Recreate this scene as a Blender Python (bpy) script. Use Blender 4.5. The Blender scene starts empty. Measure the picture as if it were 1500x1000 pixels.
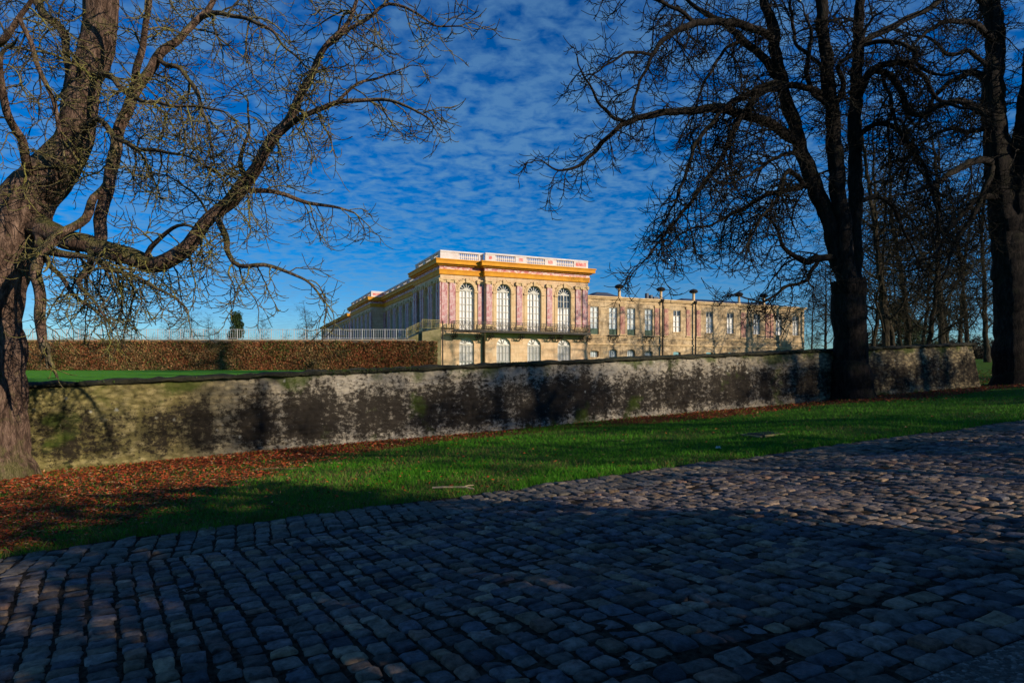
import bpy, math, random
import numpy as np
from math import sin, cos, pi, radians, atan2, sqrt
random.seed(7); RN = np.random.default_rng(7)
sc = bpy.context.scene
COL = sc.collection
TH = radians(23.86)                      # the palace front, the wall and the road all run this way
CT, ST = cos(TH), sin(TH)
EYE = 1.65
F = 900.0
def en2w(e, n): return (e*CT - n*ST, e*ST + n*CT)
def w2en(x, y): return (x*CT + y*ST, -x*ST + y*CT)
def P(px, py, Y): return np.array(((px-750)/F*Y, Y, EYE+(540-py)/F*Y))
# ------------------------------------------------------------------ materials
def newmat(name):
    m = bpy.data.materials.new(name); m.use_nodes = True
    nt = m.node_tree; b = nt.nodes['Principled BSDF']
    return m, nt, b
def N(nt, t, **k):
    n = nt.nodes.new(t)
    for a, v in k.items(): setattr(n, a, v)
    return n
def L(nt, a, b): nt.links.new(a, b)
def texco(nt, scale=(1,1,1), kind='Object', rot=(0,0,0)):
    tc = N(nt, 'ShaderNodeTexCoord'); mp = N(nt, 'ShaderNodeMapping')
    mp.inputs['Scale'].default_value = scale; mp.inputs['Rotation'].default_value = rot
    L(nt, tc.outputs[kind], mp.inputs['Vector']); return mp.outputs['Vector']
def noise(nt, vec, scale, detail=4, rough=.6, dist=0):
    n = N(nt, 'ShaderNodeTexNoise'); n.inputs['Scale'].default_value = scale
    n.inputs['Detail'].default_value = detail; n.inputs['Roughness'].default_value = rough
    n.inputs['Distortion'].default_value = dist
    L(nt, vec, n.inputs['Vector']); return n.outputs['Fac']
def ramp(nt, fac, stops):
    r = N(nt, 'ShaderNodeValToRGB'); el = r.color_ramp.elements
    while len(el) < len(stops): el.new(.5)
    for e, (p, c) in zip(el, stops):
        e.position = p; e.color = (c[0], c[1], c[2], 1) if hasattr(c, '__len__') else (c, c, c, 1)
    L(nt, fac, r.inputs['Fac']); return r.outputs['Color']
def mix(nt, fac, a, b, mode='MIX'):
    m = N(nt, 'ShaderNodeMix', data_type='RGBA', blend_type=mode)
    for sock, v in ((m.inputs[0], fac), (m.inputs[6], a), (m.inputs[7], b)):
        if isinstance(v, (int, float)): sock.default_value = v
        elif isinstance(v, tuple): sock.default_value = (v[0], v[1], v[2], 1)
        else: L(nt, v, sock)
    return m.outputs[2]
def math_(nt, op, a, b=0.0, c=None):
    m = N(nt, 'ShaderNodeMath', operation=op)
    for i, v in enumerate((a, b) if c is None else (a, b, c)):
        if isinstance(v, (int, float)): m.inputs[i].default_value = v
        else: L(nt, v, m.inputs[i])
    return m.outputs[0]
def bump(nt, b, h, strength=.4, dist=.02):
    n = N(nt, 'ShaderNodeBump'); n.inputs['Strength'].default_value = strength; n.inputs['Distance'].default_value = dist
    L(nt, h, n.inputs['Height']); L(nt, n.outputs['Normal'], b.inputs['Normal'])
def simple(name, c1, c2, scale=3, rough=.8, bs=.2, bd=.01, detail=5, stops=(.35, .65), sc3=(1,1,1), spec=.3):
    m, nt, b = newmat(name); v = texco(nt, sc3)
    f = noise(nt, v, scale, detail)
    L(nt, ramp(nt, f, [(stops[0], c1), (stops[1], c2)]), b.inputs['Base Color'])
    b.inputs['Roughness'].default_value = rough; b.inputs['Specular IOR Level'].default_value = spec
    if bs: bump(nt, b, noise(nt, v, scale*4, 4), bs, bd)
    return m
M = {}
def stone_mat(name, base, alt, dark, course=.42, grime=.5, blk=(1.0, .42)):
    m, nt, b = newmat(name)
    tc = N(nt, 'ShaderNodeTexCoord'); sp = N(nt, 'ShaderNodeSeparateXYZ'); L(nt, tc.outputs['Object'], sp.inputs[0])
    cb = N(nt, 'ShaderNodeCombineXYZ'); L(nt, math_(nt, 'ADD', sp.outputs[0], sp.outputs[1]), cb.inputs[0]); L(nt, sp.outputs[2], cb.inputs[1])
    br = N(nt, 'ShaderNodeTexBrick'); L(nt, cb.outputs[0], br.inputs['Vector'])
    br.inputs['Scale'].default_value = 1; br.inputs['Brick Width'].default_value = blk[0]; br.inputs['Row Height'].default_value = blk[1]
    br.inputs['Mortar Size'].default_value = .012; br.inputs['Mortar Smooth'].default_value = .3; br.inputs['Bias'].default_value = -.1
    br.inputs['Color1'].default_value = (*base, 1); br.inputs['Color2'].default_value = (*alt, 1); br.inputs['Mortar'].default_value = (*[x*.55 for x in base], 1)
    f = noise(nt, tc.outputs['Object'], .8, 10, .75)
    c = mix(nt, ramp(nt, f, [(.42, 0), (.66, grime)]), br.outputs['Color'], dark)
    f2 = noise(nt, texco(nt, (1.2, 1.2, .3)), 2.2, 8, .7)
    c = mix(nt, ramp(nt, f2, [(.5, 0), (.75, grime)]), c, tuple(x*.6 for x in dark))
    L(nt, c, b.inputs['Base Color']); b.inputs['Roughness'].default_value = .85
    bump(nt, b, noise(nt, tc.outputs['Object'], 12, 5), .3, .02)
    return m
M['stone'] = stone_mat('warm_limestone', (.80,.59,.36), (.74,.50,.28), (.44,.27,.12), grime=.5)
M['stone_low'] = stone_mat('basement_limestone', (.72,.54,.29), (.68,.36,.14), (.34,.25,.14), grime=.6)
M['stone_wing'] = stone_mat('weathered_limestone', (.74,.56,.33), (.60,.43,.22), (.16,.105,.05), grime=.95)
M['trim'] = simple('carved_limestone', (.76,.56,.31), (.62,.43,.21), 2.5, .8, .3, .02)
def marble():
    m, nt, b = newmat('pink_marble'); v = texco(nt, (1,1,.7))
    f = noise(nt, v, 2.6, 8, .72, 1.2)
    c = ramp(nt, f, [(.33, (.33,.08,.09)), (.44, (.50,.20,.20)), (.54, (.60,.38,.36)), (.66, (.72,.60,.54))])
    L(nt, c, b.inputs['Base Color']); b.inputs['Roughness'].default_value = .6; return m
M['marble'] = marble()
def marble2():
    m, nt, b = newmat('worn_pink_marble'); v = texco(nt, (1,1,.5))
    f = noise(nt, v, 1.7, 8, .72, 1.2)
    L(nt, ramp(nt, f, [(.36, (.30,.10,.09)), (.47, (.46,.22,.17)), (.57, (.58,.40,.24)), (.68, (.64,.48,.28))]), b.inputs['Base Color']); b.inputs['Roughness'].default_value = .8; return m
M['marble_worn'] = marble2()
M['ochre'] = simple('ochre_cornice_stone', (.80,.37,.015), (.66,.27,.015), 1.4, .7, .2, .01)
def frieze():
    m, nt, b = newmat('veined_red_frieze_marble'); v = texco(nt, (.8,.8,2.4))
    f = noise(nt, v, 2.2, 7, .75, 1)
    L(nt, ramp(nt, f, [(.4, (.42,.04,.03)), (.5, (.5,.15,.12)), (.57, (.75,.6,.5))]), b.inputs['Base Color']); return m
M['frieze'] = frieze()
M['white'] = simple('pale_balustrade_stone', (.78,.74,.70), (.66,.58,.53), 1.6, .75, .2, .01)
M['whitepink'] = simple('pink_stone_inlay', (.62,.10,.08), (.74,.45,.40), 5, .7, 0, detail=6)
M['paint'] = simple('white_painted_wood', (.66,.64,.56), (.58,.55,.46), 5, .5, 0)
M['shutter'] = simple('white_inner_shutter', (.88,.87,.83), (.76,.77,.76), .8, .35, 0, spec=.5)
M['pane_blue'] = simple('pale_window_pane', (.72,.78,.78), (.52,.62,.64), .9, .25, 0, spec=.6)
M['glass'] = simple('dark_window_pane', (.05,.07,.10), (.14,.17,.2), 2, .12, 0, spec=.7)
M['iron'] = simple('weathered_wrought_iron', (.06,.055,.04), (.13,.115,.07), 8, .55, .2)
M['irondark'] = simple('black_iron', (.015,.014,.013), (.035,.03,.025), 6, .5, .1)
M['gilt'] = simple('tarnished_gilt_iron', (.16,.15,.05), (.34,.27,.08), 9, .5, .2)
M['green'] = simple('green_painted_panel', (.035,.085,.05), (.06,.12,.07), 4, .5, .2)
M['lead'] = simple('slate_and_lead', (.05,.055,.075), (.09,.10,.12), 3, .5, .2)
M['rail'] = simple('pale_metal_rail', (.45,.45,.44), (.60,.60,.58), 6, .45, 0)
def bark(name, c1, c2, moss, mossamt=.5):
    m, nt, b = newmat(name); v = texco(nt, (1,1,.28), 'Object')
    f = noise(nt, v, 9, 7, .7, .6); g = noise(nt, texco(nt), 1.6, 6, .7)
    c = ramp(nt, f, [(.36, tuple(x*.3 for x in c1)), (.5, c1), (.66, c2)])
    ge = N(nt, 'ShaderNodeNewGeometry'); sp = N(nt, 'ShaderNodeSeparateXYZ'); L(nt, ge.outputs['Normal'], sp.inputs[0])
    up = math_(nt, 'MULTIPLY_ADD', sp.outputs[2], .28, -.02)
    k = math_(nt, 'ADD', g, up)
    c = mix(nt, ramp(nt, k, [(.52, 0), (.66, mossamt)]), c, moss)
    L(nt, c, b.inputs['Base Color']); b.inputs['Roughness'].default_value = .9; b.inputs['Specular IOR Level'].default_value = .15
    vo = N(nt, 'ShaderNodeTexVoronoi', feature='DISTANCE_TO_EDGE'); vo.inputs['Scale'].default_value = 13
    nv = N(nt, 'ShaderNodeTexNoise'); nv.inputs['Scale'].default_value = 4; L(nt, v, nv.inputs['Vector'])
    vv = N(nt, 'ShaderNodeVectorMath', operation='ADD'); L(nt, v, vv.inputs[0]); L(nt, nv.outputs['Color'], vv.inputs[1]); L(nt, vv.outputs[0], vo.inputs['Vector'])
    h = math_(nt, 'ADD', math_(nt, 'MULTIPLY', f, .8), math_(nt, 'MINIMUM', math_(nt, 'MULTIPLY', vo.outputs['Distance'], 3.0), .5))
    bump(nt, b, h, .9, .035)
    return m
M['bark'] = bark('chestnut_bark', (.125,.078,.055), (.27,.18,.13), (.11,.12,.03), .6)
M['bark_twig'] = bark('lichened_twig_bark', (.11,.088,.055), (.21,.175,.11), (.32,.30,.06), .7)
M['bark_shaded'] = bark('shaded_chestnut_bark', (.018,.014,.011), (.045,.034,.026), (.03,.032,.01), .4)  # chestnut bark with the shade on the right-hand trees put into its colour
M['bark_far'] = bark('far_woodland_bark', (.04,.033,.022), (.095,.078,.045), (.06,.06,.02), .5)
# garden wall: e runs along object X, height is stored in the UV-like attribute 'h'
def wallmat():
    m, nt, b = newmat('stained_lime_rendered_wall')
    tc = N(nt, 'ShaderNodeTexCoord'); o = tc.outputs['Object']
    sp = N(nt, 'ShaderNodeSeparateXYZ'); L(nt, o, sp.inputs[0]); e = math_(nt, 'ADD', sp.outputs[0], 8.0)
    at = N(nt, 'ShaderNodeAttribute', attribute_name='h'); h = at.outputs['Fac']
    n1 = noise(nt, o, 1.1, 8, .72); n2 = noise(nt, texco(nt, (1,1,1.5)), 6.5, 12, .85); n3 = noise(nt, texco(nt, (1,1,.22)), 1.5, 7, .7)
    base = ramp(nt, n1, [(.35, (.34,.26,.12)), (.55, (.46,.37,.20)), (.7, (.56,.48,.31))])
    # rough rubble stones showing through
    vo = N(nt, 'ShaderNodeTexVoronoi'); vo.inputs['Scale'].default_value = 5.0; L(nt, texco(nt, (1,.2,2.0)), vo.inputs['Vector'])
    rgb = N(nt, 'ShaderNodeSeparateColor'); L(nt, vo.outputs['Color'], rgb.inputs[0])
    base = mix(nt, ramp(nt, rgb.outputs[0], [(.2, .0), (.9, .5)]), base, (.15,.105,.055))
    base = mix(nt, ramp(nt, vo.outputs['Distance'], [(.3, 0), (.62, .75)]), base, (.035,.027,.018))
    base = mix(nt, 1.0, base, ramp(nt, n2, [(.38, .35), (.50, .95), (.64, 1.5)]), 'MULTIPLY')
    # yellow-green algae at the left end
    eg = ramp(nt, math_(nt, 'MULTIPLY_ADD', e, .05, .4), [(.2, .9), (.44, 0)])
    ye = mix(nt, n3, (.26,.24,.05), (.46,.40,.15))
    base = mix(nt, math_(nt, 'MULTIPLY', eg, ramp(nt, n2, [(.35, .15), (.6, .95)])), base, ye)
    # greyer middle
    mid = ramp(nt, math_(nt, 'MULTIPLY_ADD', e, .03, .2), [(.16, 0), (.26, 1), (.62, 1), (.85, .1)])
    base = mix(nt, math_(nt, 'MULTIPLY', mid, .8), base, mix(nt, n1, (.30,.26,.19), (.64,.58,.47)))
    # black stains: strongest at mid height of the middle stretch, torn edges
    hm = ramp(nt, h, [(.05, .12), (.25, .5), (.6, .5), (.83, .2), (.95, .1)])
    s = math_(nt, 'ADD', math_(nt, 'MULTIPLY', n2, .85), math_(nt, 'MULTIPLY', n3, .40))
    s = math_(nt, 'ADD', s, math_(nt, 'MULTIPLY', hm, .30))
    s = math_(nt, 'ADD', s, math_(nt, 'MULTIPLY_ADD', mid, .045, .0))
    base = mix(nt, ramp(nt, s, [(.705, 0), (.735, .5), (.785, .97)]), base, (.022,.018,.014))
    # moss near foot and under coping
    mm = math_(nt, 'ADD', noise(nt, o, .8, 5, .6), ramp(nt, h, [(.0, .12), (.22, .0), (.8, 0), (1, .16)]))
    base = mix(nt, ramp(nt, mm, [(.60, 0), (.70, .75)]), base, (.055,.085,.012))
    # white lichen spots
    v2 = N(nt, 'ShaderNodeTexVoronoi'); v2.inputs['Scale'].default_value = 2.6; L(nt, o, v2.inputs['Vector'])
    ln = noise(nt, o, 14, 3)
    k = math_(nt, 'ADD', v2.outputs['Distance'], math_(nt, 'MULTIPLY', ln, .22))
    sel = N(nt, 'ShaderNodeSeparateColor'); L(nt, v2.outputs['Color'], sel.inputs[0])
    lm = math_(nt, 'MULTIPLY', ramp(nt, k, [(.15, 1), (.24, 0)]), ramp(nt, sel.outputs[1], [(.82, 0), (.84, .7)]))
    base = mix(nt, lm, base, (.50,.50,.42))
    L(nt, base, b.inputs['Base Color']); b.inputs['Roughness'].default_value = .95; b.inputs['Specular IOR Level'].default_value = .1
    bump(nt, b, math_(nt, 'ADD', n2, math_(nt, 'MULTIPLY', vo.outputs['Distance'], -.5)), .9, .05)
    return m
M['wall'] = wallmat()
M['coping'] = simple('mossy_wall_coping', (.012,.013,.007), (.045,.042,.022), 2.5, .95, .9, .05, detail=8)
M['moss'] = simple('wall_top_moss', (.02,.04,.005), (.07,.11,.012), 6, 1, .9, .04)
def groundmat():
    m, nt, b = newmat('meadow_ground'); o = texco(nt)
    c = ramp(nt, noise(nt, o, .5, 8, .7), [(.35, (.035,.085,.010)), (.55, (.05,.12,.012)), (.7, (.075,.11,.02))])
    c = mix(nt, ramp(nt, noise(nt, o, 6, 6, .7), [(.5, 0), (.7, .7)]), c, (.045,.035,.018))
    gs = N(nt, 'ShaderNodeSeparateXYZ'); L(nt, o, gs.inputs[0])
    nn = math_(nt, 'ADD', math_(nt, 'MULTIPLY', gs.outputs[1], .1), math_(nt, 'MULTIPLY', noise(nt, o, 1.2, 4), .12))
    lf = mix(nt, noise(nt, o, 25, 3), (.05,.02,.008), (.20,.05,.018))
    gg = math_(nt, 'MULTIPLY', math_(nt, 'GREATER_THAN', nn, 1.53), math_(nt, 'LESS_THAN', gs.outputs[1], 17.6))
    c = mix(nt, gg, c, lf)
    L(nt, c, b.inputs['Base Color']); b.inputs['Roughness'].default_value = 1; b.inputs['Specular IOR Level'].default_value = .05
    bump(nt, b, noise(nt, o, 9, 6, .7), .8, .05); return m
M['ground'] = groundmat()
M['lawn'] = simple('bright_lawn', (.05,.19,.008), (.13,.34,.02), 3.5, .9, .8, .03, spec=.05)
def verge():
    m, nt, b = newmat('gravel_verge'); o = texco(nt)
    vo = N(nt, 'ShaderNodeTexVoronoi'); vo.inputs['Scale'].default_value = 55; L(nt, o, vo.inputs['Vector'])
    s = N(nt, 'ShaderNodeSeparateColor'); L(nt, vo.outputs['Color'], s.inputs[0])
    c = ramp(nt, s.outputs[0], [(0, (.03,.025,.02)), (.7, (.09,.075,.06)), (1, (.22,.19,.16))])
    L(nt, c, b.inputs['Base Color']); b.inputs['Roughness'].default_value = .9
    bump(nt, b, vo.outputs['Distance'], 1, -.012); return m
M['gravel'] = verge()
M['joint'] = simple('soil_in_the_joints', (.007,.005,.004), (.06,.045,.03), 22, 1, .9, .01, detail=8, spec=.05)
def vcolmat(name, rough=.7, spec=.3, bs=.5, bscale=40, bdist=.006, vary=.5, trans=0):
    m, nt, b = newmat(name)
    a = N(nt, 'ShaderNodeAttribute', attribute_name='tint')
    f = noise(nt, texco(nt), bscale*.4, 6, .7)
    c = mix(nt, 1.0, a.outputs['Color'], ramp(nt, f, [(.3, 1-vary), (.7, 1+vary*.6)]), 'MULTIPLY')
    L(nt, c, b.inputs['Base Color']); b.inputs['Roughness'].default_value = rough; b.inputs['Specular IOR Level'].default_value = spec
    if bs: bump(nt, b, noise(nt, texco(nt), bscale, 5, .7), bs, bdist)
    return m
M['cobble'] = vcolmat('worn_sandstone_setts', .75, .22, .9, 34, .016, .75)
M['blade'] = vcolmat('grass_blades', .7, .15, 0, 5, .01, .25)
M['leaf'] = vcolmat('dead_leaves', .75, .2, 0, 20, .01, .3)
M['evergreen'] = vcolmat('evergreen_leaves', .6, .2, 0, 4, .01, .3)
M['hedge'] = vcolmat('beech_hedge_leaves', .75, .15, 0, 3, .01, .4)
M['render'] = simple('pale_terrace_stone', (.50,.40,.26), (.36,.28,.18), 1.2, .9, .4, .02)
M['mossstone'] = simple('algae_stained_stone', (.33,.28,.15), (.14,.13,.05), 1.1, .9, .6, .03, detail=8)
# ------------------------------------------------------------------ objects
def tag(o, label=None, cat=None, group=None, kind=None):
    if label: o['label'] = label
    if cat: o['category'] = cat
    if group: o['group'] = group
    if kind: o['kind'] = kind
    return o
def empty(name, loc=(0,0,0), rz=0, parent=None):
    o = bpy.data.objects.new(name, None); COL.objects.link(o); o.location = loc; o.rotation_euler = (0,0,rz)
    o.empty_display_size = .5
    if parent: o.parent = parent
    return o
def link(name, me, mats, parent=None, loc=(0,0,0), rz=0, smooth=False):
    if not isinstance(mats, (list, tuple)): mats = [mats]
    if not len(me.materials):
        for m in mats: me.materials.append(m)
    if smooth: me.polygons.foreach_set('use_smooth', [True]*len(me.polygons))
    o = bpy.data.objects.new(name, me); COL.objects.link(o); o.location = loc; o.rotation_euler = (0,0,rz)
    if parent: o.parent = parent
    return o
def npmesh(name, V, Fq, tint=None, fattr=None):
    """V (n,3), Fq (m,k) all faces with k corners"""
    me = bpy.data.meshes.new(name); V = np.asarray(V, dtype=np.float32); Fq = np.asarray(Fq, dtype=np.int32)
    k = Fq.shape[1]
    me.vertices.add(len(V)); me.vertices.foreach_set('co', V.ravel())
    me.loops.add(Fq.size); me.loops.foreach_set('vertex_index', Fq.ravel())
    me.polygons.add(len(Fq)); me.polygons.foreach_set('loop_start', np.arange(0, Fq.size, k, dtype=np.int32))
    me.update(calc_edges=True)
    if tint is not None:
        a = me.attributes.new('tint', 'FLOAT_COLOR', 'POINT')
        c = np.ones((len(V), 4), dtype=np.float32); c[:, :3] = tint; a.data.foreach_set('color', c.ravel())
    if fattr is not None:
        a = me.attributes.new('h', 'FLOAT', 'POINT'); a.data.foreach_set('value', np.asarray(fattr, dtype=np.float32))
    return me
class MB:
    def __init__(s, M4=None): s.v = []; s.f = []; s.m = []; s.T = M4
    def add(s, vs, fs, mi=0):
        b = len(s.v)
        if s.T: vs = [s.T(*p) for p in vs]
        s.v += vs; s.f += [tuple(b+i for i in f) for f in fs]; s.m += [mi]*len(fs)
    def box(s, x0, x1, y0, y1, z0, z1, mi=0):
        s.add([(x0,y0,z0),(x1,y0,z0),(x1,y1,z0),(x0,y1,z0),(x0,y0,z1),(x1,y0,z1),(x1,y1,z1),(x0,y1,z1)],
              [(0,3,2,1),(4,5,6,7),(0,1,5,4),(1,2,6,5),(2,3,7,6),(3,0,4,7)], mi)
    def lathe(s, cx, cy, prof, seg=8, mi=0):
        vs = [(cx+r*cos(2*pi*k/seg), cy+r*sin(2*pi*k/seg), z) for r, z in prof for k in range(seg)]
        fs = [(i*seg+k, i*seg+(k+1)%seg, (i+1)*seg+(k+1)%seg, (i+1)*seg+k) for i in range(len(prof)-1) for k in range(seg)]
        fs += [tuple(range(seg))[::-1], tuple(range((len(prof)-1)*seg, len(prof)*seg))]
        s.add(vs, fs, mi)
    def tube(s, pts, r, seg=5, mi=0, closed=False):
        n = len(pts); vs = []
        for i, p in enumerate(pts):
            a = np.array(pts[i-1] if (i or closed) else pts[0], float); c = np.array(pts[(i+1) % n] if (i < n-1 or closed) else pts[-1], float)
            t = c-a; t /= (np.linalg.norm(t)+1e-9)
            ref = np.array((0,1,0)) if abs(t[1]) < .9 else np.array((1,0,0))
            u = np.cross(t, ref); u /= np.linalg.norm(u); w = np.cross(t, u)
            for k in range(seg):
                q = np.array(p, float)+r*(u*cos(2*pi*k/seg)+w*sin(2*pi*k/seg)); vs.append(tuple(q))
        fs = [(i*seg+k, ((i+1) % n)*seg+k, ((i+1) % n)*seg+(k+1) % seg, i*seg+(k+1) % seg) for i in range(n if closed else n-1) for k in range(seg)]
        s.add(vs, fs, mi)
    def mesh(s, name):
        me = bpy.data.meshes.new(name); me.from_pydata(s.v, [], s.f)
        return me
    def build(s, name, mats, parent=None, loc=(0,0,0), rz=0, smooth=False):
        me = s.mesh(name); mats = mats if isinstance(mats, (list, tuple)) else [mats]
        for m in mats: me.materials.append(m)
        me.polygons.foreach_set('material_index', s.m); me.update()
        return link(name, me, mats, parent, loc, rz, smooth)
def cp(o, parent, loc, rz=0, label=None):
    c = o.copy(); COL.objects.link(c); c.parent = parent; c.location = loc; c.rotation_euler = (0,0,rz)
    for ch in o.children:
        d = ch.copy(); COL.objects.link(d); d.parent = c
    return c
# ------------------------------------------------------------------ terrain
def sm(a, b, x): t = np.clip((x-a)/(b-a), 0, 1); return t*t*(3-2*t)
def gz(e, n):
    e = np.asarray(e, float); n = np.asarray(n, float)
    z = .0433*np.clip(e, -60, 75) - .03*np.clip(n, -25, 17.5)
    on = sm(1.5, 2.6, n)*(1-sm(7.4, 8.6, n))
    z = z + on*(.030*np.sin(e*1.1+.6*n)*np.sin(n*1.25+.4)+.022*np.sin(e*2.3-n*1.1+1)+.014*np.sin(n*3.3+e*.7))
    z = z + sm(8.2, 9.5, n)*(1-sm(16, 17.4, n))*(.05*np.sin(e*.55+1)*np.sin(n*.8)+.05)
    return z
def grid(es, ns, zf, name, mat, kind, label=None, cat=None):
    E, Nn = np.meshgrid(es, ns, indexing='ij'); Z = zf(E, Nn)
    V = np.stack([E, Nn, Z], -1).reshape(-1, 3); a, b = len(es), len(ns)
    i = np.arange((a-1)*(b-1)); r, c = i//(b-1), i % (b-1); q = r*b+c
    me = npmesh(name, V, np.stack([q, q+b, q+b+1, q+1], -1))
    o = link(name, me, mat, None, (0,0,0), TH, True); o['kind'] = kind
    if label: tag(o, label, cat)
    return o
es = np.concatenate([[-900,-400,-200,-100,-60], np.arange(-40, 76, .5), [90,120,200,400,900]])
ns = np.concatenate([[-600,-200,-80,-25,-10,-5], np.arange(-2, 18.2, .35), [20,25,32,40,50,65,80,110,150,250,500,900]])
grid(es, ns, lambda e, n: gz(e, n) - .035*(sm(1.6,2.1,n)*(1-sm(7.9,8.4,n))), 'ground', M['ground'], 'structure')
grid(np.arange(-20, 30.2, .5), np.arange(-6, 2.05, .25), lambda e, n: gz(e, n)+.008+.015*np.sin(e*3+n*5)*.3, 'gravel_path', M['gravel'], 'structure')
def vnoise(x, y, f=1.0, s=0):
    return (np.sin(x*f*1.7+s+2.1*np.sin(y*f*.9+s))+np.sin(y*f*2.3+1.3*s+1.7*np.sin(x*f*1.1))+np.sin((x+y)*f*1.3+s))/3
grid(np.arange(-30, 60.2, .3), np.arange(2.0, 8.26, .25), lambda e, n: gz(e, n)-.010+.007*vnoise(e, n, 2.1)+.004*vnoise(e, n, 6.3, 2), 'road_bed', M['joint'], 'structure')
# setts
def setts():
    cells = []                                      # centre e, n, half e, half n, skew
    rr = random.Random(3)
    def band(e0, e1, n0, n1, skew, wmin, wmax, lmin, lmax, fixed=None, jw=.030, jl=.012):
        e = e0
        while e < e1:
            w = rr.uniform(wmin, wmax)
            if fixed: steps = [(n1-n0)/fixed*(1+rr.uniform(-.12,.12)) for _ in range(fixed)]
            else:
                steps = []; t = -rr.uniform(0, lmin)
                while t < n1-n0:
                    l = rr.uniform(lmin, lmax); steps.append(l); t += l
            n = n0 if fixed else n0-rr.uniform(0, lmin*.8)
            for l in steps:
                a, b2 = n, n+l; n = b2
                a = max(a, n0); b2 = min(b2, n1)
                if b2-a < .07: continue
                c = (a+b2)/2
                if rr.random() < .004: continue
                cells.append((e+w/2+skew*(c-n0)+rr.gauss(0, .006), c+rr.gauss(0, .004), w/2-jw*rr.uniform(.3,.75), (b2-a)/2-jl*rr.uniform(.3, .9), skew+rr.gauss(0, .04)))
            e += w
    band(-14, 50, 2.02, 2.76, 0, .17, .25, .2, .25, 5, .020)
    band(-14, 50, 2.78, 7.14, -.174, .14, .19, .10, .175, None, .024, .010)
    band(-14, 50, 7.17, 8.18, 0, .16, .22, .2, .25, 5, .018)
    C = np.array(cells)
    n = len(C); K = 12
    th = (np.arange(K)+.5)/K*2*pi
    def ring(s, p):
        c, s_ = np.cos(th), np.sin(th); x = np.sign(c)*np.abs(c)**p; y = np.sign(s_)*np.abs(s_)**p
        return x*s, y*s
    rings = [(1.03, .30, -.05), (1.02, .32, -.010), (.93, .36, .002), (.66, .42, .006)]
    V = np.zeros((n, K*4+1, 3)); hs = RN.normal(0, .006, n); tx = RN.normal(0, .06, n); ty = RN.normal(0, .07, n)
    jit = RN.normal(1, .065, (n, K))
    for i, (s, p, z) in enumerate(rings):
        x, y = ring(s, p)
        X = C[:,2:3]*x*jit; Y = C[:,3:4]*y*jit
        V[:, i*K:(i+1)*K, 0] = X + C[:,4:5]*Y; V[:, i*K:(i+1)*K, 1] = Y
        V[:, i*K:(i+1)*K, 2] = z + RN.normal(0, .0032, (n, K))
    V[:, -1, 2] = .007
    V[:, :, 2] += hs[:, None] + V[:, :, 0]*tx[:, None] + V[:, :, 1]*ty[:, None]
    V[:, :, 0] += C[:, 0:1]; V[:, :, 1] += C[:, 1:2]
    V[:, :, 2] += gz(C[:,0], C[:,1])[:, None] + .0433*(V[:,:,0]-C[:,0:1])
    base = (np.arange(n)*(K*4+1))[:, None, None]
    k = np.arange(K); k1 = (k+1) % K; q = []
    for i in range(3): q.append(np.stack([i*K+k, i*K+k1, (i+1)*K+k1, (i+1)*K+k], -1))
    kk = np.arange(0, K, 2)
    q.append(np.stack([3*K+kk, 3*K+(kk+1) % K, 3*K+(kk+2) % K, np.full(K//2, 4*K)], -1))
    Fq = (base + np.concatenate(q)[None]).reshape(-1, 4)
    pal = np.array([(.075,.075,.09), (.10,.095,.10), (.14,.12,.105), (.055,.062,.085), (.16,.13,.10), (.085,.08,.082), (.12,.085,.072)])
    ci = RN.choice(len(pal), n, p=[.26,.2,.15,.16,.06,.12,.05]); col = pal[ci]*RN.uniform(.55, 1.6, (n,1))*np.array((1.55,1.30,1.02))
    border = (C[:,1] > 7.14); col[border] = col[border]*.6+np.array((.10,.092,.062))*.6
    tint = np.repeat(col[:, None, :], K*4+1, 1).reshape(-1, 3)
    me = npmesh('cobbled_road', V.reshape(-1, 3), Fq, tint)
    o = link('cobbled_road', me, M['cobble'], None, (0,0,0), TH, True); o['kind'] = 'structure'
setts()
# ------------------------------------------------------------------ leaves and blades
def scatter_quads(name, pts, nrm_up, size, tint, mat, curl=.3, label=None, cat=None, kind='stuff', parent=None, rz=0, asp=.6):
    n = len(pts); a = RN.uniform(0, 2*pi, n)
    t = RN.normal(0, 1, (n,3)); t[:,2] *= nrm_up; t /= np.linalg.norm(t, axis=1)[:,None]
    r = RN.normal(0, 1, (n,3)); b = np.cross(t, r); b /= np.linalg.norm(b, axis=1)[:,None]
    if nrm_up < .5: b[:,2] *= .5
    s = (size*RN.uniform(.6, 1.3, n))[:,None]
    up = np.cross(t, b)
    V = np.stack([pts-t*s, pts+b*s*asp*.5+up*s*curl*RN.uniform(-.4,1,(n,1)), pts+t*s, pts-b*s*asp*.5+up*s*curl*RN.uniform(-.4,1,(n,1))], 1).reshape(-1,3)
    me = npmesh(name, V, np.arange(4*n).reshape(-1,4), np.repeat(tint, 4, 0))
    o = link(name, me, mat, parent, (0,0,0), rz)
    if kind: o['kind'] = kind
    if label: tag(o, label, cat)
    return o
def leaf_mask(e, n):
    edge = 15.6 - 1.2*sm(3, -2, e)*0 - 7.2*(1-sm(-4, 5.5, e)) + .6*np.sin(e*.8)+.35*vnoise(e, n, 1.5)
    edge = edge - 1.5*sm(9, 14, e)
    edge = edge + .9*(1-sm(1,2,np.abs(e-11)*.35))
    return sm(-1.3, 1.1, n-edge+.9*vnoise(e, n, 3.1, 8)+.5*vnoise(e, n, 9, 1))
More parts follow.
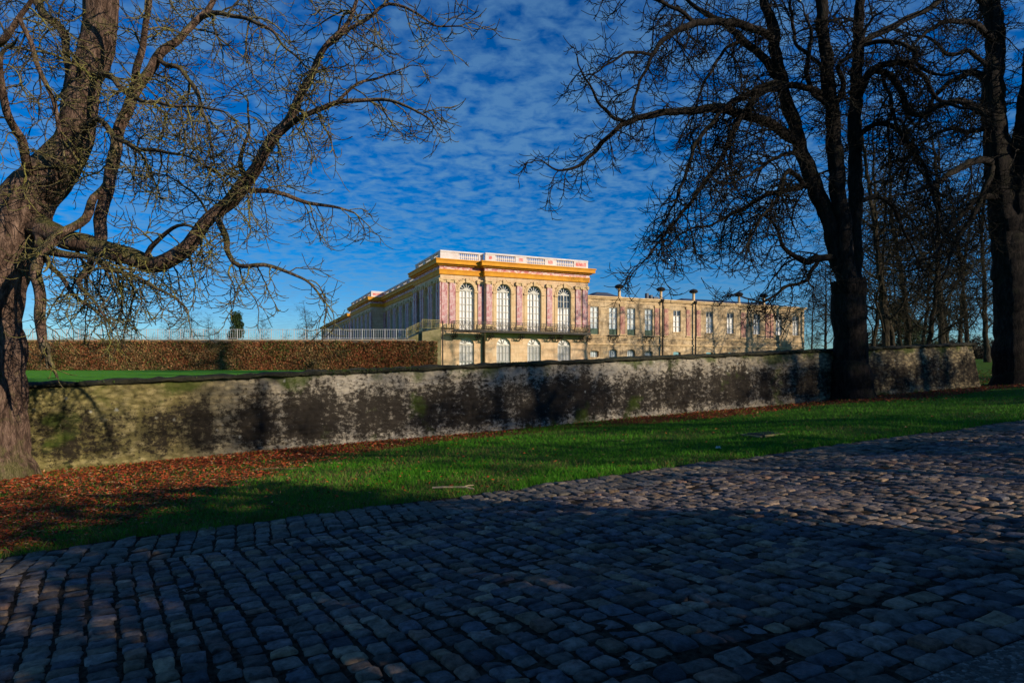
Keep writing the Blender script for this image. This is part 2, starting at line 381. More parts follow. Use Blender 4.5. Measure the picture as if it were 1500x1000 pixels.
def grass():
    n = 420000; Y = 6.2/(1-RN.uniform(0, 1, n)*.86); t = RN.uniform(-.95, .98, n); x = t*Y; y = Y
    e, nn = w2en(x, y)
    ok = (nn > 8.12+.10*vnoise(e, nn*0, 2.7)+.05*vnoise(e, nn*0, 11, 2)) & (nn < 17.1+20*(e > 30.8)) & (e > -9) & (e < 60)
    lm = leaf_mask(e, nn); dry = sm(.1, .8, vnoise(e, nn, .9, 2)+ .9*(1-sm(0, 8, e)))
    ok &= RN.uniform(0,1,n) > lm*.8; ok &= RN.uniform(0,1,n) > dry*.45
    e, nn, Y, dry = e[ok], nn[ok], Y[ok], dry[ok]; n = len(e)
    w = .0022*(.55+Y*.1); h = RN.uniform(.025, .075, n)*(1+.4*vnoise(e, nn, 3, 5)); a = RN.uniform(0, 2*pi, n)
    h = h*(1+.5*(nn < 8.4)); lean = RN.uniform(.2, .9, n)*h; z = gz(e, nn)-.003
    ca, sa = np.cos(a), np.sin(a); b = RN.uniform(0, 2*pi, n); lx, ly = np.cos(b)*lean, np.sin(b)*lean
    V = np.stack([np.stack([e-ca*w, nn-sa*w, z], -1), np.stack([e+ca*w, nn+sa*w, z], -1),
                  np.stack([e+lx+ca*w*.3, nn+ly+sa*w*.3, z+h], -1), np.stack([e+lx-ca*w*.3, nn+ly-sa*w*.3, z+h*.97], -1)], 1).reshape(-1,3)
    g = np.array((.040,.19,.005)); g2 = np.array((.085,.27,.010)); d = np.array((.17,.15,.05))
    k = RN.uniform(0,1,(n,1)); dk = (RN.uniform(0,1,n) < dry*.45+.05)[:,None]
    c = (g*(1-k)+g2*k)*(1-dk)+d*dk*RN.uniform(.5,1.2,(n,1))
    me = npmesh('grass', V, np.arange(4*n).reshape(-1,4), np.repeat(c, 4, 0))
    tag(link('grass', me, M['blade'], None, (0,0,0), TH), 'green winter grass on the verge between cobbled road and old wall', 'grass', kind='stuff')
grass()
def leaves():
    n = 260000; Y = 6.5/(1-RN.uniform(0, 1, n)*.86); t = RN.uniform(-.95, .98, n); e, nn = w2en(t*Y, Y)
    lm = leaf_mask(e, nn)
    ok = (nn > 8.3) & (nn < 17.15+9*(e > 31)) & (e < 50) & (e > -12) & (RN.uniform(0,1,n) < lm*lm*.7+.012+.05*(1-sm(-2,9,e)))
    e, nn, Y = e[ok], nn[ok], Y[ok]; n = len(e)
    z = gz(e, nn)+RN.uniform(.004, .04, n)
    pal = np.array([(.36,.062,.016), (.25,.042,.014), (.40,.11,.03), (.09,.030,.014), (.40,.22,.11)])
    c = pal[RN.choice(5, n, p=[.24,.27,.12,.29,.08])]*RN.uniform(.7,1.25,(n,1))
    o = scatter_quads('fallen_leaves', np.stack([e, nn, z], -1), .25, .028*(.65+Y*.045), c, M['leaf'], .5, rz=TH, asp=.9)
    tag(o, 'rust red fallen leaves along the wall foot and under the near tree', 'leaf litter')
leaves()
# ------------------------------------------------------------------ garden wall
WE0, WE1, WN = -14.0, 30.6, 17.2
def wtop(e): return gz(e, WN) + 2.02
def wall():
    root = empty('garden_wall', (*en2w(8, WN), float(gz(8, WN))), TH)
    tag(root, 'long low stone wall, black stained and mossy, between grass verge and palace', 'wall')
    ox, oy, oz = 8, WN, float(gz(8, WN))
    a = np.arange(WE0, WE1+.01, .045); hs = np.linspace(0, 1, 46); E, H = np.meshgrid(a, hs, indexing='ij')
    zb = gz(E, WN)-.12; zt = gz(E, WN)+1.90
    bulge = .02*vnoise(E, H*2, 2.5)+.012*vnoise(E, H*2, 9, 3)+.03*vnoise(E, H*0, .6, 1)
    row = np.floor(H*13+.25*vnoise(E, E*0, 1.3)); rs_ = np.sin(row*12.9898)*43758.5453; ph = rs_-np.floor(rs_)
    cx = E/(.26+.16*ph)+ph*7+.3*vnoise(E, H*3, 2); cell = np.floor(cx); q_ = np.sin(cell*78.233+row*37.719)*43758.5453; q_ = q_-np.floor(q_)
    fx = np.abs(cx-cell-.5)*2; fh = H*13+.25*vnoise(E, E*0, 1.3); fy = np.abs(fh-row-.5)*2
    jn = np.maximum(sm(.72, 1, fx), sm(.6, 1, fy)); rough_ = .35+.65*sm(-.3, .5, vnoise(E, H*2, .8, 6))
    bulge = bulge - (q_-.5)*.055*rough_ + jn*.045*rough_ + RN.normal(0, .003, E.shape)
    endt = np.clip((E-29.2)/1.4, 0, 1)
    Xe = E + endt*(1-H)*.45
    V = np.stack([Xe-ox, WN-.02-(1-H)*.16+bulge-oy, zb+(zt-zb)*H-oz], -1).reshape(-1,3); nb = len(hs)
    i = np.arange((len(a)-1)*(nb-1)); r, c = i//(nb-1), i % (nb-1); q = r*nb+c
    back = V.copy(); back[:,1] = WN+.45-oy
    Fq = np.stack([q, q+nb, q+nb+1, q+1], -1); VV = np.concatenate([V, back]); off = len(V)
    e0 = (len(a)-1)*nb+np.arange(nb-1); Fe = np.stack([e0, e0+off, e0+1+off, e0+1], -1)
    me = npmesh('wall_face', VV, np.concatenate([Fq, Fq[:, ::-1]+off, Fe]), fattr=np.tile(H.reshape(-1), 2))
    link('masonry', me, M['wall'], root, smooth=True)
    # coping: thin irregular slab with overhang
    a = np.arange(WE0, WE1+.3, .16); zt = gz(a, WN)+1.90-oz
    j = lambda s: .020*vnoise(a, a*0, 3.1, s)+RN.normal(0, .014, len(a))
    prof = [(-.09, 0.02), (-.10, .04), (-.08, .085), (.15, .14), (.50, .10), (.5, 0)]
    V = np.stack([np.stack([a-ox+0*a, WN+y-oy+j(k), zt+z+(j(k+9) if z else 0)], -1) for k, (y, z) in enumerate(prof)], 1)
    n = len(prof); Vf = V.reshape(-1,3); i = np.arange((len(a)-1)*n); r, c = i//n, i % n
    Fq = np.stack([r*n+c, (r+1)*n+c, (r+1)*n+(c+1) % n, r*n+(c+1) % n], -1)
    me = npmesh('coping', Vf, Fq); link('coping', me, M['coping'], root, smooth=True)
    # moss tufts along the coping edge
    n = 26000; e = RN.uniform(-8, 30.7, n); d = RN.uniform(0,1,n)
    clump = sm(.0, .6, vnoise(e, e*0, .9, 4)+.45*np.sin(e*.37))
    ok = RN.uniform(0,1,n) < clump*.9+.08; e = e[ok]; n = len(e); y = RN.uniform(-.115, .25, n)
    z = gz(e, WN)+1.98+.04*np.clip((y+.1)/.25, -.4, 1)+RN.uniform(-.03,.012,n)-np.where(y < -.09, RN.uniform(0,.12,n)*RN.uniform(0,1,n), 0)
    pts = np.stack([e-ox, WN+y-oy, z-oz], -1)
    c = np.array([(.035,.055,.008)])*RN.uniform(.4,1.8,(n,1))+RN.uniform(0,.012,(n,3))
    o = scatter_quads('moss', pts, .8, .03, c, M['leaf'], .4, parent=root, kind='stuff', asp=.7)
wall()
# return of the wall going back from its right end, and the upper lawn it holds up
def ret():
    root = MB(); 
    for k in range(12):
        n0, n1 = 17.66+k*2.4, 17.66+(k+1)*2.4
        z = float(gz(30.6, n0)); root.box(30.02, 30.5, n0, n1-.003*(k % 2), z-.3, z+1.9)
    o = root.build('return_wall', M['mossstone'], rz=TH)
    tag(o, 'return of the stained wall running back behind its far right end', 'wall')
ret()
def upz(e, n): return EYE + (-.33+.20*np.clip((n-17.6)/36, 0, 1)) + .03*np.sin(e*.3)*0 + 0*e
grid(np.concatenate([[-200,-100], np.arange(-60, 30.1, 1.5)]), np.concatenate([[17.5], np.arange(18, 100, 2)]), upz, 'lawn', M['lawn'], 'structure')
# blades poking over the near edge of the upper lawn
# ------------------------------------------------------------------ palace
D0 = 62.4; BX, BY = (645-750)/F*D0, D0
pal = empty('palace', (BX, BY, 0), TH)
tag(pal, 'grand palace with white balustrade, ochre cornice, pink pilasters and a gallery receding left', 'palace')
Zc = lambda z: z + EYE                                    # heights were taken from eye level
def facade(mb, a0, a1, z0, z1, cols, y, depth=.38, mi=0, segs=12):
    """wall face on plane y, with openings; cols: [(centre, width, [(zb, zspring, arch)])]"""
    x = a0
    def q(xa, xb, za, zb, za2=None, zb2=None):
        mb.add([(xa,y,za),(xb,y,za2 if za2 is not None else za),(xb,y,zb2 if zb2 is not None else zb),(xa,y,zb)], [(0,1,2,3)], mi)
    for (c, w, ops) in sorted(cols):
        l, r = c-w/2, c+w/2
        q(x, l, z0, z1); x = r
        us = [c-w/2*cos(pi*i/segs) for i in range(segs+1)]
        def top(o, u): return o[1]+(sqrt(max(0, (w/2)**2-(u-c)**2))*o[2])
        for i in range(segs):
            ua, ub = us[i], us[i+1]; zc, zd = z0, z0
            for o in ops:
                q(ua, ub, zc, o[0], zd, o[0]); zc, zd = top(o, ua), top(o, ub)
                mb.add([(ua,y,zc),(ub,y,zd),(ub,y+depth,zd),(ua,y+depth,zc)], [(0,1,2,3)], mi)
            q(ua, ub, zc, z1, zd, z1)
        for o in ops:
            mb.add([(l,y,o[0]),(l,y,o[1]),(l,y+depth,o[1]),(l,y+depth,o[0])], [(0,1,2,3)], mi)
            mb.add([(r,y,o[0]),(r,y+depth,o[0]),(r,y+depth,o[1]),(r,y,o[1])], [(0,1,2,3)], mi)
            mb.add([(l,y,o[0]),(l,y+depth,o[0]),(r,y+depth,o[0]),(r,y,o[0])], [(0,1,2,3)], mi)
    q(x, a1, z0, z1)
ZB, ZSILL, ZSPR, ZEN = Zc(-1.2), Zc(3.85), Zc(8.10), Zc(9.63)
WW = 1.62
def fr(a, y, z): return (a, y, z)
def side(a, y, z): return (y, -a, z)
def arch_window(dark=False, low=False, plain=False):
    """window standing at origin: bottom at z=0; mesh in x (width) z; faces -y"""
    w = WW; hs = (ZSPR-ZSILL) if not low else 2.45; R = w/2; k = 1 if not low else .95
    f = MB(); g = MB(); d = MB()
    pr = lambda a, r: (r*cos(a), -.0, hs+r*sin(a)*k)
    # frame ring + stiles
    f.box(-R, -R+.09, -.05, .05, 0, hs); f.box(R-.09, R, -.05, .05, 0, hs); f.box(-.055, .055, -.055, .05, .0, hs-.05)
    f.box(-R+.09, R-.09, -.06, .05, hs-.05, hs+.10)
    S = 16
    for i in range(S):
        a, b = pi*i/S, pi*(i+1)/S
        if a < .08 or b > pi-.08: pass
        vs = [(*[R*cos(a)], -.05, hs+R*sin(a)*k), (R*cos(b), -.05, hs+R*sin(b)*k), ((R-.09)*cos(b), -.05, hs+(R-.09)*sin(b)*k), ((R-.09)*cos(a), -.05, hs+(R-.09)*sin(a)*k)]
        vs += [(x, .05, z) for x, _, z in vs]; f.add(vs, [(0,1,2,3),(3,2,6,7),(0,4,5,1),(4,7,6,5)])
    # fanlight
    rI = .30 if not low else .26
    for i in range(1, 6 if not low else 5):
        a = pi*i/(6 if not low else 5); t = .028 if not low else .02
        ca, sa = cos(a), sin(a)
        p = [((rI if not low else .0)*ca-t*sa, hs+.1*0+(rI if not low else .0)*sa*k+t*ca), ((rI if not low else 0)*ca+t*sa, hs+(rI if not low else 0)*sa*k-t*ca), ((R-.07)*ca+t*sa, hs+(R-.07)*sa*k-t*ca), ((R-.07)*ca-t*sa, hs+(R-.07)*sa*k+t*ca)]
        f.add([(x, -.042, max(z, hs+.1)) for x, z in p]+[(x, .03, max(z, hs+.1)) for x, z in p], [(0,1,2,3),(0,4,5,1),(2,6,7,3),(1,5,6,2),(3,7,4,0)])
    if not low:
        vs = [(0, -.044, hs+.1)]+[(rI*cos(pi*i/8), -.044, max(hs+.1, hs+rI*sin(pi*i/8))) for i in range(9)]
        f.add(vs, [(0, i+1, i+2) for i in range(8)])
    rows = 6 if not low else 3; cols = 2
    for s in (-1, 1):
        x0, x1 = (.055, R-.09) if s > 0 else (-R+.09, -.055)
        for i in range(1, rows): z = hs*i/rows; f.box(x0, x1, -.035, .03, z-.022, z+.022)
        xm = (x0+x1)/2; f.box(xm-.02, xm+.02, -.036, .03, 0, hs-.05)
    # panes: pale inner shutters behind the glass below, dark glass in the fan
    zt = hs-.05
    if dark:
        g.box(-R+.02, R-.02, .06, .09, 0, hs*4/6); d.box(-R+.02, R-.02, .061, .091, hs*4/6, zt+.02)
    else: g.box(-R+.02, R-.02, .06, .09, 0, zt+.02)
    fan = d if not low else g
    arc = [(R*.985*cos(pi*i/S), hs+.02+R*.985*sin(pi*i/S)*k) for i in range(S+1)]
    fan.add([(x, .065, max(z, zt+.021)) for x, z in arc], [tuple(range(S+1))[::-1]][0:1])
    return f, g, d
WIN = {}
def place_window(kind, parent, loc, rz):
    if kind not in WIN:
        f, g, d = arch_window(dark=(kind == 'dark'), low=(kind == 'low'))
        o = f.build('window', M['paint'], parent, loc, rz)
        if g.v: g.build('shutter_panes', M['shutter'], o)
        if d.v: d.build('dark_panes', M['glass'], o)
        WIN[kind] = o; return o
    return cp(WIN[kind], parent, loc, rz)
# pilaster mesh
def pil_mesh(w=.62, h=ZEN-ZSILL-.75):
    m = MB(); m.box(-w/2-.09, w/2+.09, -.20, 0, 0, .34, 1); m.box(-w/2-.05, w/2+.05, -.17, 0, .34, .46, 1)
    m.box(-w/2, w/2, -.13, 0, .46, h-.40, 0)
    m.box(-w/2-.02, w/2+.02, -.15, 0, h-.40, h-.33, 1)
    m.box(-w/2+.02, w/2-.02, -.16, 0, h-.33, h-.14, 1)
    for s in (-1, 1):
        ring = [(s*(w/2+.02)+.14*cos(a), -.24, h-.24+.14*sin(a)) for a in [2*pi*k/10 for k in range(10)]]
        m.add(ring+[(x, -.02, z) for x, y, z in ring], [tuple(range(10))]+[(k, (k+1) % 10, 10+(k+1) % 10, 10+k)[::-1] for k in range(10)], 1)
    m.box(-w/2-.12, w/2+.12, -.26, 0, h-.12, h, 1)
    return m
PIL = {}
def pilaster(parent, loc, rz, w=.62):
    if w not in PIL:
        PIL[w] = pil_mesh(w).build('pilaster', [M['marble'], M['trim']], parent, loc, rz); return
    cp(PIL[w], parent, loc, rz)
PZ = Zc(4.6)
# arch surrounds
def archivolt(m, c, y, mi=0):
    R = WW/2; S = 14
    for (r0, r1, d) in ((R+.02, R+.20, .10), (R+.20, R+.36, .05)):
        for i in range(S):
            a, b = pi*i/S, pi*(i+1)/S
            p = [(c+r*cos(t), y-d, ZSPR+r*sin(t)) for r, t in ((r0,a),(r1,a),(r1,b),(r0,b))]
            m.add(p+[(x, y+.0, z) for x, _, z in p], [(0,1,2,3),(1,5,6,2),(0,3,7,4)], mi)
    for s in (-1, 1):
        x0, x1 = sorted((c+s*(R+.01), c+s*(R+.42))); m.box(x0, x1, y-.14, y, ZSPR-.22, ZSPR-.02, mi)
        m.box(x0+.03, x1-.03, y-.05, y, ZSILL, ZSPR-.22, mi)
    m.box(c-.13, c+.13, y-.20, y, ZSPR+R-.04, ZSPR+R+.42, mi)         # keystone
    for s in (-1, 1):                                             # carved garland beside the keystone
        for k in range(7):
            t = k/6; x = c+s*(.22+.85*t); z = ZSPR+R+.30-.42*t*t+.06*sin(k*2.1)
            m.lathe(x, y-.02, [(.02, z-.10), (.085, z-.04), (.09, z+.03), (.02, z+.09)], 6, mi)
# front: one bay slightly back, three bays proud by half a metre
FP = -.5; U1 = 17.05; US = 4.72
FB = [2.84, 6.78, 10.35, 14.02]
mb = MB(fr)
ops = [(Zc(.4-.9), Zc(2.5), .95), (ZSILL, ZSPR, 1.0)]
facade(mb, 0, US, ZB, ZEN, [(FB[0], WW, ops)], 0, mi=0)
facade(mb, US, U1, ZB, ZEN, [(c, WW, ops) for c in FB[1:]], FP, mi=0)
mb.add([(US,FP,ZB),(US,0.4,ZB),(US,0.4,ZEN),(US,FP,ZEN)], [(0,3,2,1)], 0)
mb.add([(U1,FP,ZB),(U1,10,ZB),(U1,10,ZEN),(U1,FP,ZEN)], [(0,1,2,3)], 0)
mb.build('front_wall', M['stone'], pal)
for c, y in zip(FB, (0, FP, FP, FP)):
    place_window('dark' if c == FB[3] else 'tall', pal, (c, y+.20, ZSILL), 0)
    place_window('low', pal, (c, y+.20, Zc(.05)), 0)
tr = MB(fr)
for c, y in zip(FB, (0, FP, FP, FP)): archivolt(tr, c, y)
# string course under the pilasters, split at windows
tr.box(.0, US-.001, -.10, 0, Zc(3.45), Zc(3.72)); tr.box(US, U1+.05, FP-.10, FP, Zc(3.45), Zc(3.72))
tr.build('arch_mouldings', M['trim'], pal)
for u, y in ((.42,0), (1.26,0), (4.36,0), (5.10,FP), (8.57,FP), (12.17,FP), (15.75,FP), (16.62,FP)):
    pilaster(pal, (u, y, PZ-.45), 0, .62)
# lower window grilles
def grille():
    m = MB(); w = WW-.1
    for z in (0, .05, 1.62): m.box(-w/2, w/2, -.02, .02, z, z+.03)
    for i in range(13): x = -w/2+w*i/12; m.box(x-.012, x+.012, -.014, .014, 0, 1.64)
    return m
gr0 = None
for c, y in zip(FB, (0, FP, FP, FP)):
    if gr0 is None: gr0 = grille().build('window_grille', M['rail'], pal, (c, y+.12, Zc(.72)))
    else: cp(gr0, pal, (c, y+.12, Zc(.72)))
# entablature and balustrade for one rectangular block, butted to its neighbours
COUR = [(9.63, 10.02, .14, 1), (10.02, 10.14, .19, 1), (10.14, 10.50, .12, 2), (10.50, 10.64, .34, 1), (10.64, 11.0, .60, 1), (11.0, 11.12, .68, 1)]
def entab(mb, u0, u1, v0, v1, eu0=1, eu1=1, ev0=1, ev1=1, dz=0):
    for z0, z1, p, mi in COUR:
        mb.box(u0-p*eu0, u1+p*eu1, v0-p*ev0, v1+p*ev1, Zc(z0)+dz, Zc(z1)+dz, mi-1)
def balus(mb, a0, a1, y, z0, T=None, bays=None):
    """balustrade along a, face on plane y; bays = list of (a,b) openings"""
    mb.T = T; t = .30
    mb.box(a0, a1, y, y+t, z0, z0+.16)
    mb.box(a0, a1, y-.04, y+t+.04, z0+.78, z0+.95)
    x = a0
    for (b0, b1) in bays:
        mb.box(x, b0, y+.01, y+t-.01, z0+.16, z0+.78)
        if .8 < b0-x < 1.6: mb.box(x+.4, b0-.4, y-.004, y+.05, z0+.30, z0+.64, 1)
        n = int((b1-b0)/.22)
        for i in range(n):
            c = b0+(b1-b0)*(i+.5)/n
            for zz, r in (((.16,.30), .05), ((.30,.52), .085), ((.52,.78), .045)):
                mb.box(c-r, c+r, y+t/2-r, y+t/2+r, z0+zz[0], z0+zz[1])
        x = b1
    mb.box(x, a1, y+.01, y+t-.01, z0+.16, z0+.78)
    if a1-x > .8: mb.box(x+.25, a1-.25, y-.004, y+.05, z0+.28, z0+.66, 1)
en = MB(fr)
for z0, z1, p, mi in COUR:
    en.box(-p, US-p, -p, 10+p, Zc(z0), Zc(z1), mi-1)
    en.box(US-p, U1+p, FP-p, 10+p, Zc(z0), Zc(z1), mi-1)
en.build('entablature', [M['ochre'], M['frieze'], M['white']], pal)
ba = MB(); bz = Zc(11.12)
balus(ba, .0, US-.02, 0.0, bz, fr, [(1.95, 4.15)])
balus(ba, US, U1, FP, bz, fr, [(5.85, 8.15), (9.45, 11.65), (13.0, 15.25)])
balus(ba, -9.8, -.32, 0.02, bz, side, [(-8.8,-6.6), (-5.8,-3.6), (-2.8,-.9)])
ba.build('balustrade', [M['white'], M['whitepink']], pal)
rf = MB(); rf.box(.5, U1-.3, .6, 9.8, Zc(10.0), Zc(11.3)); rf.build('roof', M['lead'], pal)
# balcony
bc = MB(fr); b0, b1, by = .95, 16.75, FP-1.15; bzf = Zc(3.72)
bc.box(b0, b1, by, FP-.101, bzf, bzf+.14); bc.box(b0-.05, b1+.05, by-.05, by+.1, bzf+.141, bzf+.19)
bc.build('balcony_floor', M['irondark'], pal)
br = MB(fr); rt = bzf+.17
def rail_panel(m, x0, x1, y, z0, z1):
    m.box(x0, x1, y-.03, y+.03, z1-.05, z1); m.box(x0, x1, y-.02, y+.02, z0+.04, z0+.08); m.box(x0, x1, y-.02, y+.02, z1-.22, z1-.19)
    n = max(1, round((x1-x0)/.82)); w = (x1-x0)/n
    for i in range(n):
        c = x0+w*(i+.5); m.box(c-w/2-.02, c-w/2+.02, y-.02, y+.02, z0, z1)
        zc = (z0+z1-.14)/2; R = (z1-z0-.34)/2
        m.tube([(c+R*.95*cos(a), y, zc+R*sin(a)) for a in [2*pi*k/12 for k in range(12)]], .022, 4, 0, True)
        m.tube([(c+R*.5*cos(a), y, zc+R*.5*sin(a)) for a in [2*pi*k/8 for k in range(8)]], .02, 4, 0, True)
        for s in (-1, 1):
            m.tube([(c+s*(w/2-.05-.12*t), y, z0+.1+(z1-z0-.3)*abs(t*2-1)) for t in (0,.25,.5,.75,1)], .016, 4)
        for k in range(5): m.box(c-w/2+w*k/5+.05, c-w/2+w*k/5+.075, y-.012, y+.012, z1-.2, z1-.04)
rail_panel(br, b0, b1, by, rt, rt+.92)
br.T = side
rail_panel(br, .5+.15, 1.6, b0, rt, rt+.92)
rail_panel(br, .65, 1.6, b1, rt, rt+.92)
br.build('balcony_railing', M['iron'], pal)
def bracket():
    m = MB()
    for (cy, cz, R) in ((-.85, -.22, .20), (-.35, -.50, .17), (-.62, -.45, .1)):
        for x in (-.13, .13):
            m.tube([(x, cy+R*cos(a), cz+R*sin(a)) for a in [2*pi*k/10 for k in range(10)]], .03, 5, 0, True)
    for x in (-.26, .26):
        m.tube([(x+.12*cos(a), -.55, -.35+.14*sin(a)) for a in [2*pi*k/8 for k in range(8)]], .028, 4, 0, True)
    m.tube([(0,-1.05,-.03), (0,-.7,-.35), (0,-.25,-.65), (0,-.02,-.8)], .035, 5)
    return m
bk = None
for u in (1.3, 3.9, 5.1, 8.57, 12.17, 13.2, 15.9, 16.8):
    y = FP if u > US else 0
    if bk is None: bk = bracket().build('balcony_bracket', M['irondark'], pal, (u, y, bzf))
    else: cp(bk, pal, (u, y, bzf))
dp = MB(); dp.lathe(US-.12, -.13, [(.055, ZB), (.055, Zc(3.4))], 6); dp.build('drainpipe', M['irondark'], pal)
# long side: pavilion, recessed gallery, second pavilion, further range
def side_section(v0, v1, u, n, name, zt=0, pilw=.62, lower=False, h=None):
    m = MB(side); a0, a1 = -v1, -v0; pitch = (v1-v0)/n
    cs = [a1-pitch*(i+.5) for i in range(n)]
    facade(m, a0, a1, Zc(.5), ZEN, [(c, WW, [(Zc(3.2), ZSPR, 1.0)]) for c in cs], u, mi=0)
    m.build(name, M['stone'], pal)
    t = MB(side)
    for c in cs: archivolt(t, c, u)
    t.build('arch_mouldings', M['trim'], pal)
    for c in cs: place_window('shade', pal, (u+.30, -c, ZSILL-.3), -pi/2)
    for i in range(n+1):
        v = v0+pitch*i; v = min(max(v, v0+.45), v1-.45)
        for d in (-.42, .42):
            if v0 < v+d < v1: pilaster(pal, (u, v+d, PZ-.45), -pi/2, .55)
def shade_win():
    w = WW
    f, g, d = arch_window(low=False)
    return f, g, d
f, g, d = arch_window()
o = f.build('window', M['paint'], pal, (.30, 2.5, ZSILL-.3), -pi/2); g.build('panes', M['glass'], o); d.build('fanlight_panes', M['glass'], o); WIN['shade'] = o
side_section(0, 10, 0, 3, 'side_wall')
side_section(10, 36, 2.0, 7, 'gallery_wall')
side_section(36, 55, 0, 5, 'second_pavilion_wall')
side_section(60, 104, 0.6, 12, 'far_gallery_wall')
# returns facing the camera at v=36 and v=60
rt_ = MB(fr)
for a_ in ((.0, 2.0, 36.0, 36.3), (.6, 3.0, 60.0, 60.3), (3, 16, 10.0, 10.3)):
    rt_ = MB(fr); rt_.box(*a_, Zc(.5), ZEN); rt_.build('return_wall', M['stone'], pal)
e2 = MB(fr); ds = .02
for z0, z1, p, mi in COUR:
    e2.box(2.0-p, 12, 10+p, 36-p, Zc(z0)-ds, Zc(z1)-ds, mi-1)
    e2.box(-p, 12, 36-p, 55+p, Zc(z0), Zc(z1), mi-1)
    e2.box(2.6-p, 12, 55+p, 60-p, Zc(z0)-ds, Zc(z1)-ds, mi-1)
    e2.box(.6-p, 12, 60-p, 104, Zc(z0)-.6, Zc(z1)-.6, mi-1)
e2.build('gallery_entablature', [M['ochre'], M['frieze'], M['white']], pal)
b2 = MB()
def regular(a0, a1, n): 
    p = (a1-a0)/n; return [(a0+p*i+.7, a0+p*(i+1)-.7) for i in range(n)]
balus(b2, -35.9, -10.4, 2.02, bz-.02, side, regular(-35.9, -10.4, 7))
balus(b2, -54.9, -36.4, .02, bz, side, regular(-54.9, -36.4, 5))
balus(b2, .0, 2.3, 36.04, bz, fr, [])
balus(b2, .6, 3.0, 60.04, bz-.6, fr, [])
b2.build('gallery_balustrade', [M['white'], M['whitepink']], pal)
r2 = MB(fr)
r2.box(3, 11.5, 10.8, 59, Zc(10), Zc(11.25))
r2.add([(.9,60.6,Zc(10.5)),(11.5,60.6,Zc(10.5)),(11.5,104,Zc(10.5)),(.9,104,Zc(10.5)),(4.5,62,Zc(12.4)),(7,62,Zc(12.4)),(7,103,Zc(12.4)),(4.5,103,Zc(12.4))],
       [(0,1,5,4),(1,2,6,5),(2,3,7,6),(3,0,4,7),(4,5,6,7)])
r2.build('gallery_roof', M['lead'], pal)
# ---- right wing
wing = empty('palace_wing', (BX, BY, 0), TH)
tag(wing, 'plain weathered palace wing right of the balcony, with narrow windows and mushroom capped chimneys', 'building')
WV = .7; WU0, WU1 = 17.05, 52.0; WT = Zc(8.05)
wins = [18.65, 21.18, 23.7, 26.2, 30.4, 35.5, 38.9, 43.4, 47.3, 50.4]
lows = {0: 0, 1: 1, 2: 1, 3: 0}
m = MB(fr)
facade(m, WU0, WU1, ZB, WT, [(c, 1.14, [(Zc(1.35) if i < 4 else Zc(1.2), Zc(2.0), .5 if i in (1,2) else .15), (Zc(3.95 if i < 4 else 4.5), Zc(7.18), 0)]) for i, c in enumerate(wins)], WV, depth=.45)
m.add([(WU1,WV,ZB),(WU1,WV+11,ZB),(WU1,WV+11,WT),(WU1,WV,WT)], [(0,1,2,3)])
m.build('wall', M['stone_wing'], wing)
t = MB(fr)
t.box(U1+.2, WU1+.15, WV-.14, WV+.3, WT, WT+.16); t.box(U1+.2, WU1+.28, WV-.26, WV+.3, WT+.16, WT+.32)
t.box(U1+.2, WU1+.05, WV-.05, WV, WT-.32, WT-.22)
t.box(U1+.01, WU1+.04, WV-.06, WV, Zc(3.62), Zc(3.72)); t.box(U1+.01, WU1+.04, WV-.10, WV, Zc(2.78), Zc(2.95))
t.build('cornice_and_bands', M['trim'], wing)
def wing_window(n_dark=0, full=True):
    w, h = 1.14, 3.2 if full else 2.66
    f = MB(); g = MB(); d = MB(); z0 = .72 if full else 0
    f.box(-w/2, -w/2+.07, -.05, .05, z0, h); f.box(w/2-.07, w/2, -.05, .05, z0, h); f.box(-.05, .05, -.052, .05, z0, h)
    f.box(-w/2+.07, w/2-.07, -.048, .05, h-.07, h)
    for i in range(1, 4): z = z0+(h-z0)*i/4; f.box(-w/2+.07, w/2-.07, -.04, .04, z-.025, z+.025)
    zd = z0+(h-z0)*(1-n_dark/4)
    g.box(-w/2+.01, w/2-.01, .06, .09, z0, zd)
    if n_dark: d.box(-w/2+.01, w/2-.01, .061, .089, zd, h)
    return f, g, d
WP = {}
